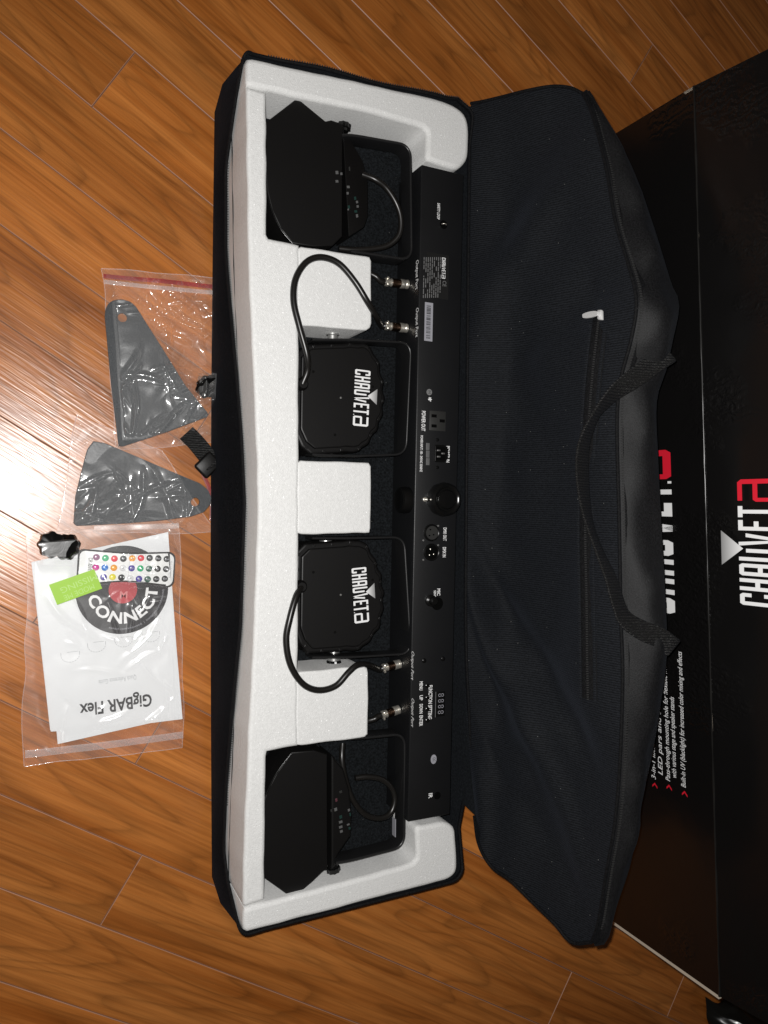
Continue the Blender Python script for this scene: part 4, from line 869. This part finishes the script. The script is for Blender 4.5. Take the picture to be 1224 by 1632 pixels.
# front panel, gently bulged so its gloss breaks up
def bulged(Pa, Pb, Pc, Pd, n, th, name, bul, m=60, k=24, seed=0.):
    s = np.linspace(0, 1, m)[:, None, None]; t = np.linspace(0, 1, k)[None, :, None]
    Gp = (1 - s) * (1 - t) * Pa + s * (1 - t) * Pb + s * t * Pc + (1 - s) * t * Pd
    for i in range(m):
        for j in range(k):
            p = Vector(Gp[i, j]); e = min(1, 6 * min(i / (m - 1), 1 - i / (m - 1))) * min(1, 5 * min(j / (k - 1), 1 - j / (k - 1)))
            Gp[i, j] = Gp[i, j] + n * bul * e * (mnoise.noise(p * 3.1 + Vector((seed, 0, 0))) + .35 * mnoise.noise(p * 9 + Vector((seed, 3, 0))))
    mb = MB(); mb.grid(Gp); mb.mi = [0] * len(mb.f)
    nb = len(mb.f); Gb = Gp - n * th; kk = len(mb.v); mb.v += [tuple(q) for q in Gb.reshape(-1, 3)]
    mb.f += [tuple(x + kk for x in f)[::-1] for f in mb.f[:nb]]; mb.mi += [1] * nb
    border = [(i, 0) for i in range(m)] + [(m - 1, j) for j in range(1, k)] + [(i, k - 1) for i in range(m - 2, -1, -1)] + [(0, j) for j in range(k - 2, 0, -1)]
    ids = [i * k + j for i, j in border]
    for a, b in zip(ids, ids[1:] + ids[:1]): mb.f.append((a, b, b + kk, a + kk)); mb.mi.append(1)
    return mb.build(name, ['carton', 'kraft'], carton, smooth=30), Gp
TILT = math.radians(9); FU = -CN * math.sin(TILT) + A(0, 0, 1) * math.cos(TILT); FN = CN * math.cos(TILT) + A(0, 0, 1) * math.sin(TILT); FH = .30
front, Gfront = bulged(f0, f1, c1 - A(0, 0, .0012), c0 - A(0, 0, .0012), CN, .005, 'front_panel', .0025)
e0, e1 = c0 + A(0, 0, .0012) , c1 + A(0, 0, .0012)
flap, Gflap = bulged(e0, e1, e1 + FU * FH, e0 + FU * FH, FN, .005, 'top_flap', .010, seed=5.)
BK = -CN * .24
panel([f0 + BK, f0, c0 - A(0, 0, .002), c0 - A(0, 0, .002) + BK], -CD, .004, 'end_panel', 'carton')
panel([f1 + CN * -.006, f1 + BK, c1 - A(0, 0, .002) + BK, c1 - A(0, 0, .002) - CN * .006], CD, .004, 'end_panel', 'carton')
panel([f0 + BK, f1 + BK, c1 - A(0, 0, .002) + BK, c0 - A(0, 0, .002) + BK][::-1], -CN, .004, 'back_panel', 'carton')
panel([f0 - CN * .006, f1 - CN * .006, f1 + BK, f0 + BK], A(0, 0, -1), .003, 'bottom_panel', 'carton')
mb = MB(); mb.box((f1 + c1) / 2 + CD * .0026 - CN * .0025, CD * .0024, CN * .0025, A(0, 0, (ZC - .006) / 2)); mb.build('cut_edge', 'kraft', carton, smooth=None)
# scuffed pale edge along the fold
mb = MB(); fp = resample(np.array([c0 + CN * .0003, c1 + CN * .0003]), 160); fp = np.array([p + CN * .0007 * mnoise.noise(Vector(p) * 40) for p in fp]); mb.tube(fp, [.0016 + .0010 * mnoise.noise(Vector(p) * 30) for p in fp], 8); mb.build('fold_crease', M.setdefault('crease', simple('scuffed_black_crease', (.010, .0095, .009), .25, var=.9)), carton, smooth=60)
# front print: logo hidden in part by the lid, and the feature list. It stands upside down, read upwards in the picture
def fpt(u, v): return plane_hit(u, v, c0, CN)
def gpt(u, v): return plane_hit(u, v, e0, FN)
XD = -CD
a, b = fpt(1079, 979), fpt(1074, 716); L = (b - a) @ XD
put_logo(a + CN * .003, XD, A(0, 0, -1), L, .115, front, em='red')
a, b = gpt(1240, 968), gpt(1232, 763); L = (b - a) @ XD
aa = gpt(1246, 968)
put_logo(aa + FN * .010, XD, -FU, L, np.linalg.norm(gpt(1246, 900) - gpt(1187, 900)), flap, em='red')
lines = [(1050, 1243, 1035, '3-in-1 fixture combines moving derbys,', True), (1061, 1236, 1046, 'LED pars and strobe effects', False), (1073, 1246, 1034, 'Pass-through mounting hole for flexible mounting', True), (1083, 1241, 1112, 'with various stage and speaker stands', False), (1098, 1256, 1040, 'Built-in UV (blacklight) for increased color mixing and effects', True)]
for u, v0, v1, s_, bul in lines:
    a, b = fpt(u, v0), fpt(u - 3, v1); L = (b - a) @ XD
    text(s_, a + CN * .0028, XD, A(0, 0, -1), 'white', front, L, .0112, .15, .004)
    if bul: flat_mesh('bullet_arrow', [[(0, 0), (.003, 0), (.008, .005), (.003, .010), (0, .010), (.005, .005)]], a + CN * .0028 - XD * .013, XD, A(0, 0, -1), 'red', front)
# loose dark plastic by the carton's foot
wr = thing('plastic_wrap', 'crumpled dark plastic wrap beside the bottom corner of the carton', 'plastic wrap', px(1170, 1625, .0))
q0, q1, q2, q3 = px(1128, 1592, .004), px(1235, 1592, .004), px(1240, 1700, .004), px(1128, 1640, .004)
m = 50; s = np.linspace(0, 1, m)[:, None, None]; t = np.linspace(0, 1, m)[None, :, None]
Gw = (1 - s) * (1 - t) * q0 + s * (1 - t) * q1 + s * t * q2 + (1 - s) * t * q3
for i in range(m):
    for j in range(m):
        p = Vector(Gw[i, j]); e = min(1, 4 * min(i, m - 1 - i) / m) * min(1, 4 * min(j, m - 1 - j) / m)
        Gw[i, j, 2] = .004 + e * (.05 + .05 * abs(mnoise.noise(p * 14)) + .018 * abs(mnoise.noise(p * 45)))
        Gw[i, j, 0] += .02 * mnoise.noise(p * 20) * (1 - e)
        Gw[i, j, 1] += .02 * mnoise.noise(p * 22) * (1 - e)
mb = MB(); mb.grid(Gw); mb.build('film', M.setdefault('wrap', simple('dark_plastic_wrap', (.006, .0064, .0064), .22, var=.4)), wr, smooth=30)

# ================================================================== MOUNTING BRACKETS, BAGS, PAPERS
def plate(name, label, outline, hole, flange, zt, group):
    ol = [px(u, v, zt)[:2] for u, v in outline]; c = np.mean(ol, axis=0)
    t = thing(name, label, 'bracket', (c[0], c[1], .002), group)
    # plate with a real hole: outer loop bridged to the hole loop
    h = px(*hole, zt); hr = .0062; n = 24; th = .003
    fine = resample(np.array([*ol, ol[0]]), 121)[:-1]
    fine = np.array([q for q in fine]); hl = np.array([h[:2] + hr * A(math.cos(a), math.sin(a)) for a in np.linspace(0, 2 * math.pi, n + 1)[:-1]])
    bm = bmesh.new(); vo = [bm.verts.new((q[0], q[1], zt)) for q in fine]; vh = [bm.verts.new((q[0], q[1], zt)) for q in hl]
    eo = [bm.edges.new((vo[i], vo[(i + 1) % len(vo)])) for i in range(len(vo))]; eh = [bm.edges.new((vh[i], vh[(i + 1) % n])) for i in range(n)]
    bmesh.ops.triangle_fill(bm, use_beauty=True, edges=eo + eh)
    inside = [f for f in bm.faces if (f.calc_center_median().xy - Vector(h[:2])).length < hr * .9]
    if inside: bmesh.ops.delete(bm, geom=inside, context='FACES')
    r = bmesh.ops.extrude_face_region(bm, geom=bm.faces[:])
    for g in r['geom']:
        if isinstance(g, bmesh.types.BMVert): g.co.z = zt - th
    bmesh.ops.recalc_face_normals(bm, faces=bm.faces[:]); bm.verts.index_update()
    mb = MB(); mb.add([v.co for v in bm.verts], [[v.index for v in f.verts] for f in bm.faces]); bm.free(); mb.build('plate', 'steel_grey', t, smooth=30)
    # bent flange along the wide edge, standing on the floor
    a, b = px(*flange[0], zt), px(*flange[1], zt); d = b - a; L = np.linalg.norm(d); d /= L; nn = A(-d[1], d[0], 0)
    if nn @ (A(*c, 0) - a * A(1, 1, 0)) < 0: nn = -nn
    mb = MB(); mb.box((a + b) / 2 + nn * .0016 - A(0, 0, (zt - th - .002) / 2 + th), d * L * .49, nn * .0015, A(0, 0, (zt - th - .002) / 2), .0006); mb.build('flange', 'steel_grey', t, smooth=40)
    return t, np.array(ol)
b1_ol = [(167, 505), (168, 493), (173, 483), (182, 478), (195, 477), (208, 481), (217, 489), (224, 500), (260, 557), (296, 615), (332, 659), (331, 664), (262, 690), (194, 712), (189, 710), (178, 620)]
b2_ol = [(149, 703), (139, 716), (130, 750), (120, 790), (117, 834), (122, 838), (200, 834), (260, 829), (305, 823), (325, 816), (335, 804), (337, 793), (331, 780), (318, 770), (270, 750), (226, 731), (167, 706)]
GB = 'grey steel mounting brackets in clear bags'
_, P1 = plate('mounting_bracket', 'grey steel mounting bracket with its drilled tip pointing up the picture', b1_ol, (195, 506), ((191, 711), (331, 663)), .026, GB)
_, P2 = plate('mounting_bracket', 'grey steel mounting bracket with its drilled tip pointing at the gig bag', b2_ol, (311, 800), ((148, 705), (118, 836)), .030, GB)
# black thumb screws packed with them
def thumb(label, u, v, z, ax):
    o_ = px(u, v, z); t = thing('thumb_screw', label, 'thumb screw', (o_[0], o_[1], .001), 'black thumb screws in the bags')
    mb = MB(); mb.lathe(o_, ax, [(.010, -.004), (.0165, -.003), (.0175, 0), (.0165, .006), (.010, .008), (.004, .0085)], 40, 8, .07); mb.build('head', 'black_gloss', t, smooth=35)
    mb = MB(); mb.lathe(A_(o_), -A_(ax), [(.0038, .003), (.0038, .020), (.003, .022)], 14); mb.build('shank', 'zinc', t, smooth=35)
thumb('black thumb screw in the bag corner between upper bracket and gig bag', 330, 615, .019, (.3, -.5, .6)); thumb('black thumb screw under film at the top left corner of the manual bag', 82, 868, .017, (.2, .1, 1))
thumb('black thumb screw right of the other one in the manual bag', 108, 872, .016, (-.6, .3, .8))

# papers
def slab_poly(name, mat, pts_px, z0, z1, parent=None, loc=None, **kw):
    mb = MB(); mb.prism([px(u, v, z1)[:2] for u, v in pts_px], z0, z1, 0); return mb.build(name, mat, parent, loc, smooth=None, **kw)
q = px(180, 1010, 0)
man = thing('manual', 'white folded quick reference guide with a bold black title, lying upside down', 'manual', (q[0], q[1], .0018), 'white papers in the manual bag')
g_ol = [(50, 896), (268, 848), (289, 1139), (80, 1164)]
cov = slab_poly('cover', 'paper', g_ol, .0048, .0062, man); slab_poly('pages', 'paper', [(54, 900), (266, 852), (291, 1146), (180, 1160), (81, 1166)], .0034, .0047, man)
q = px(190, 1150, 0)
lf = slab_poly('leaflet', 'paper', [(70, 960), (266, 930), (290, 1141), (92, 1186)], .0020, .0033, None, (q[0], q[1], .002), label='white paper leaflet peeking out beneath the quick reference guide', cat='leaflet', group='white papers in the manual bag')
ZP = .0062
a, b = px(241, 1099, ZP), px(126, 1116, ZP); xd = (b - a) / np.linalg.norm(b - a); yd = A(-xd[1], xd[0], 0)
text('GigBAR Flex', a, xd, yd, 'ink', cov, np.linalg.norm(b - a), .0235, 0, .022)
a, b = px(217, 1074, ZP), px(157, 1084, ZP); text('Quick Reference Guide', a, xd, yd, 'ink_pale', cov, np.linalg.norm(b - a), .008)
for (u, v) in ((112, 1044), (154, 1028), (197, 1020), (241, 1012)):  # faint line drawings
    polys = []
    c_ = px(u, v, ZP)
    for k in range(9):
        a0_ = math.pi * (.05 + k * .1); a1_ = a0_ + .2
        polys.append([(.012 * math.cos(a0_), .010 * math.sin(a0_)), (.012 * math.cos(a1_), .010 * math.sin(a1_)), (.0112 * math.cos(a1_), .0092 * math.sin(a1_)), (.0112 * math.cos(a0_), .0092 * math.sin(a0_))])
    polys += [R4(-.012, -.004, -.0113, .001), R4(.0113, -.004, .012, .001), R4(-.010, -.0045, .004, -.0039)]
    flat_mesh('line_drawing', polys, c_, xd, yd, 'ink_pale', cov)
# disc printed on a card
q = px(196, 940, .0075); dt = thing('disc_card', 'black round card with curved white lettering and red centre, partly under the remote', 'card', (q[0], q[1], .0062))
R_ = .0615
mb = MB(); mb.lathe(q - A(0, 0, .0010), (0, 0, 1), [(R_, 0), (R_, .0009), (R_ - .0004, .0010)], 64); dc = mb.build('disc', 'disc', dt, smooth=30)
mb = MB(); mb.lathe(q, (0, 0, 1), [(.019, 0), (.019, .0003)], 40); mb.build('disc_centre', 'disc_red', dc, smooth=None)
text('M', q + A(-.004, -.012, .0004), (1, 0, 0), (0, 1, 0), M.setdefault('pinkish', simple('pale_red_print', (.6, .2, .2), .5)), dc, .010, .010, bold=.03)
text('CONNECT', q, A(1, 0, 0), A(0, 1, 0), 'white', dc, .10, .0165, 0, .03, arc=(.0475, math.radians(190), math.radians(175)))
text('twitter.com/chauvetdj  |  instagram.com/chauvetdj', q, A(1, 0, 0), A(0, 1, 0), 'label_silver', dc, .10, .0038, arc=(.0565, math.radians(252), math.radians(108)))
# remote control
ra, rb, rc_ = px(126, 876, .014), px(279, 881, .014), px(279, 931, .014)
RX = rb - ra; RLEN = np.linalg.norm(RX); RX /= RLEN; RY = A(RX[1], -RX[0], 0)     # RY points down the picture
if RY[1] > 0: RY = -RY
q = ra + RX * RLEN / 2 + RY * .023
rem = thing('remote_control', 'small white remote with rows of coloured buttons lying on the manual', 'remote', (q[0], q[1], .0085))
RW = .0465
def rout(g):
    pts = []
    def ln(x): return -.0000 + .0045 * math.sin(math.pi * min(1, max(0, x))) ** 2
    for x in np.linspace(0.06, .94, 14): pts.append((x * RLEN, ln(x) * .6 + g))
    for a in np.linspace(-math.pi / 2, 0, 6): pts.append((RLEN - .009 - g + .009 * math.cos(a), .009 + g + .009 * math.sin(a)))
    for a in np.linspace(0, math.pi / 2, 6): pts.append((RLEN - .009 - g + .009 * math.cos(a), RW + .002 - .009 - g + .009 * math.sin(a)))
    for x in np.linspace(.92, .08, 14): pts.append((x * RLEN, RW - ln(x) * 1.1 - g))
    for a in np.linspace(math.pi / 2, math.pi, 6): pts.append((.007 + g + .007 * math.cos(a), RW - .007 - g + .007 * math.sin(a)))
    for a in np.linspace(math.pi, math.pi * 1.5, 6): pts.append((.007 + g + .007 * math.cos(a), .007 + g + .007 * math.sin(a)))
    return pts
O_r = A(ra[0], ra[1], 0)
mb = MB(); mb.prism([(O_r + RX * p[0] + RY * p[1])[:2] for p in rout(-.0008)], .0085, .0150, .0012, 2); cs = mb.build('case', 'black_plastic', rem, smooth=40)
mb = MB(); mb.prism([(O_r + RX * p[0] + RY * p[1])[:2] for p in rout(.0012)], .0148, .0155, 0); fc = mb.build('faceplate', 'remote_white', rem, smooth=None)
rows = [['purple', 'green', 'red', 'black', 'orange', 'red', 'black', 'black', 'black'], ['pink', 'blue', 'orange', 'white', 'navy', 'green', 'darkgreen', 'black', 'black'], ['navy', 'navy', 'yellow', 'black', 'white', 'navy', 'darkgreen', 'black', 'black']]
marks = [['', '', '', '*', 'A', 'R', 'S', 'Auto', 'Sound'], ['', '', '', 'O', 'UV', 'G', 'Strobe', '%', 'on'], ['', '', '', '', 'W', 'B', 'Mode', 'Spd', 'Off']]
for r_ in range(3):
    for k in range(9):
        if r_ == 2 and k == 0: pass
        x = .0225 + k * .0117 - (.001 if r_ == 2 else 0); y = .0095 + r_ * .0138 + (.0012 * math.sin(k * .75) if r_ == 0 else (-.0010 * math.sin(k * .8) if r_ == 2 else 0))
        p_ = O_r + RX * x + RY * y
        mb = MB(); mb.lathe(A(p_[0], p_[1], .0155), (0, 0, 1), [(.0045, 0), (.0043, .0008), (.0034, .0014), (.0016, .0017), (.0003, .0018)], 20); bt = mb.build('button', 'btn_' + rows[r_][k], rem, smooth=50)
        mk = marks[r_][k]
        if mk: text(mk, A(p_[0], p_[1], .0171), RX, -RY, 'ink' if rows[r_][k] == 'white' else 'label_silver', bt, min(.0055, .0022 * len(mk) + .0006), .0028, bold=.02, center=True, lift=.0004)
flat_mesh('outline', [R4(.066, -.0140 - .0004, .078, -.0140), R4(.0655, -.043, .0659, -.0045), R4(.0659, -.0049, .087, -.0045), R4(.0868, -.0175, .0872, -.0045), R4(.0872, -.0175, .097, -.0171), R4(.097, -.032, .0974, -.0171), R4(.0872, -.032, .097, -.0316), R4(.0868, -.043, .0872, -.0316), R4(.0659, -.043, .0868, -.0426)][1:], A(O_r[0], O_r[1], .0155), RX, -RY, 'ink_pale', fc)
put_logo(A(*(O_r + RX * .0125 + RY * .0105)[:2], .0155), RY, RX, .026, .0055, fc)
for o in fc.children:
    if o.name.startswith(('lettering', 'emblem', 'wedge')): o.data.materials[0] = M['ink']
text('IRC-6 REMOTE', A(*(O_r + RX * .1195 + RY * .012)[:2], .0155), RY, RX, 'ink_pale', fc, .024, .0042)
# green sticker
st_ = [(78, 932), (150, 907), (163, 938), (91, 964)]
ZG = .0225; q = px(120, 935, ZG)
gs = slab_poly('price_sticker', 'green', st_, ZG, ZG + .0004, None, (q[0], q[1], ZG), label='lime green rectangular sticker on the manual bag beside the remote', cat='sticker')
a, b = px(93, 948, ZG + .0004), px(156, 922, ZG + .0004); xg = (b - a) / np.linalg.norm(b - a); yg = A(-xg[1], xg[0], 0)
text('MISSING', px(152, 914, ZG + .0004), -xg, -yg, 'green_dim', gs, .048, .008)
text('MODE ME', px(148, 930, ZG + .0004), -xg, -yg, 'green_dim', gs, .040, .007)

# ---- clear bags: film draped over what they hold
def film_bag(name, label, quad, contents, seed, seal, creases=46, amp=.0035, m=170, group='clear zip bags on the floor', base=.0016, push=None):
    r = random.Random(seed); Q = [px(u, v, 0.003) for u, v in quad]
    s = np.linspace(0, 1, m)[:, None, None]; t = np.linspace(0, 1, m)[None, :, None]
    Gq = (1 - s) * (1 - t) * Q[0] + s * (1 - t) * Q[1] + s * t * Q[2] + (1 - s) * t * Q[3]
    X, Y = Gq[..., 0], Gq[..., 1]; Hh = np.full(X.shape, base)
    def inside(poly, X, Y):
        ins = np.zeros(X.shape, bool); k = len(poly); j = k - 1
        for i in range(k):
            xi, yi = poly[i]; xj, yj = poly[j]
            c = ((yi > Y) != (yj > Y)) & (X < (xj - xi) * (Y - yi) / (yj - yi + 1e-12) + xi); ins ^= c; j = i
        return ins
    hard = Hh.copy()
    for poly, h in contents: hard = np.maximum(hard, np.where(inside(poly, X, Y), h + .0012, 0))
    Hh = hard.copy()
    def blur(Z, n):
        for _ in range(n):
            Pd = np.pad(Z, 1, mode='edge'); Z = (Pd[:-2, 1:-1] + Pd[2:, 1:-1] + Pd[1:-1, :-2] + Pd[1:-1, 2:] + Z * 2) / 6
        return Z
    dil = hard.copy()
    for _ in range(3):
        Pd = np.pad(dil, 1, mode='edge'); dil = np.max([Pd[:-2, 1:-1], Pd[2:, 1:-1], Pd[1:-1, :-2], Pd[1:-1, 2:], dil], axis=0)
    Hh = np.maximum(blur(blur(dil, 30), 10), hard)
    cr = np.zeros(X.shape)
    x0, x1, y0, y1 = X.min(), X.max(), Y.min(), Y.max(); main = r.uniform(0, 3.1)
    for k in range(creases):                            # sharp folds: long thin ridges, some fanning from common knots
        if k % 4 == 0: kx, ky = r.uniform(x0, x1), r.uniform(y0, y1)
        a = main + r.gauss(0, .7) if k % 3 else r.uniform(0, 3.14)
        ln = r.uniform(.012, .06); cx, cy = kx + math.cos(a) * ln * r.uniform(0, 1), ky + math.sin(a) * ln * r.uniform(0, 1); w = r.uniform(.0025, .008)
        dx, dy = X - cx, Y - cy; al_, ac_ = dx * math.cos(a) + dy * math.sin(a), -dx * math.sin(a) + dy * math.cos(a)
        ac_ = ac_ + .004 * np.sin(al_ * 60 + k)
        cr = np.maximum(cr, r.uniform(.3, 1) * amp * np.clip(1 - np.abs(ac_) / w, 0, 1) ** 1.3 * np.clip(1.6 * (1 - np.abs(al_) / ln), 0, 1))
    nz = np.array([[mnoise.noise(Vector((X[i, j] * 15, Y[i, j] * 15, seed * 3.1))) + .35 * mnoise.noise(Vector((X[i, j] * 38, Y[i, j] * 38, seed))) for j in range(m)] for i in range(m)])
    loose = 1 + .9 * (hard <= base + 1e-6)
    Hh = Hh + (cr + amp * .9 * np.clip(nz + .25, 0, 1)) * loose
    e = np.clip(np.minimum(np.minimum(s[..., 0], 1 - s[..., 0]), np.minimum(t[..., 0], 1 - t[..., 0])) * 14, 0, 1)
    Hh = np.maximum(base + (Hh - base) * e, hard * (e > .5))
    c = np.mean(Q, axis=0); o = thing(name, label, 'plastic bag', (c[0], c[1], .0005), group)
    Gt = Gq.copy(); Gt[..., 2] = Hh
    # uneven outline
    for i in range(m):
        for j in range(m):
            d = 1 - e[i, j]
            if d > 0: Gt[i, j, 0] += d * .004 * mnoise.noise(Vector((X[i, j] * 18, Y[i, j] * 18, 7.7 + seed))); Gt[i, j, 1] += d * .004 * mnoise.noise(Vector((X[i, j] * 18, Y[i, j] * 18, 1.7 + seed)))
    mb = MB(); mb.grid(Gt); mb.build('front_film', 'film', o, smooth=179, fix=False)
    Gk = Gt.copy()[::4, ::4]; Gk[..., 2] = .0008; mb = MB(); mb.grid(Gk); mb.build('back_film', 'film_back', o, smooth=179, fix=False)
    for (pu, mat, w) in seal:
        P = resample(np.array([px(u, v, .004) for u, v in pu]), 40); z = [.0045 + .002 * mnoise.noise(Vector(p) * 30) for p in P]; P[:, 2] = z
        mb = MB(); tg = P[-1] - P[0]; strip(mb, P, A(-tg[1], tg[0], 0), w, .0008); mb.build('seal_strip', mat, o, smooth=60)
    # welded edges: a thin bright bead round the outline
    bd = [Gt[i, 0] for i in range(m)] + [Gt[m - 1, j] for j in range(1, m)] + [Gt[i, m - 1] for i in range(m - 2, -1, -1)] + [Gt[0, j] for j in range(m - 2, 0, -1)]
    mb = MB(); mb.tube(np.array(bd + bd[:1])[::2] + A(0, 0, .0004), .0006, 6, cap=False); mb.build('welded_edge', 'clear_strip', o, smooth=60)
    return o
film_bag('zip_bag', 'clear red-striped zip bag round the bracket that points up', [(163, 428), (350, 443), (343, 706), (186, 716)], [(P1, .026), ([tuple(px(u, v, .02)[:2]) for u, v in ((315, 595), (345, 595), (345, 640), (315, 640))], .030)], 3, [([(165, 440), (255, 448), (346, 458)], 'red_strip', .006), ([(166, 449), (255, 459), (345, 467)], 'clear_strip', .006)], creases=80, amp=.0060)
film_bag('zip_bag', 'crumpled clear bag round the bracket that points at the gig bag', [(122, 662), (258, 716), (342, 848), (92, 850)], [(P2, .030)], 8, [([(322, 752), (332, 775), (338, 800), (337, 830)], 'red_strip', .006)], creases=96, amp=.0075)
doc = [tuple(px(u, v, .006)[:2]) for u, v in g_ol]; remo = [tuple((O_r + RX * p[0] + RY * p[1])[:2]) for p in rout(-.001)]
stk = [tuple(px(u, v, .02)[:2]) for u, v in st_]
film_bag('zip_bag', 'large clear zip bag holding the manual and the white remote', [(46, 850), (286, 834), (293, 1192), (36, 1222)], [(doc, .0065), (remo, .0178), ([tuple(px(u, v, .02)[:2]) for u, v in ((66, 850), (126, 855), (126, 890), (66, 890))], .026)], 5, [([(40, 1202), (150, 1190), (292, 1171)], 'clear_strip', .010), ([(150, 842), (285, 838)], 'clear_strip', .008)], creases=60, amp=.0036, m=190)
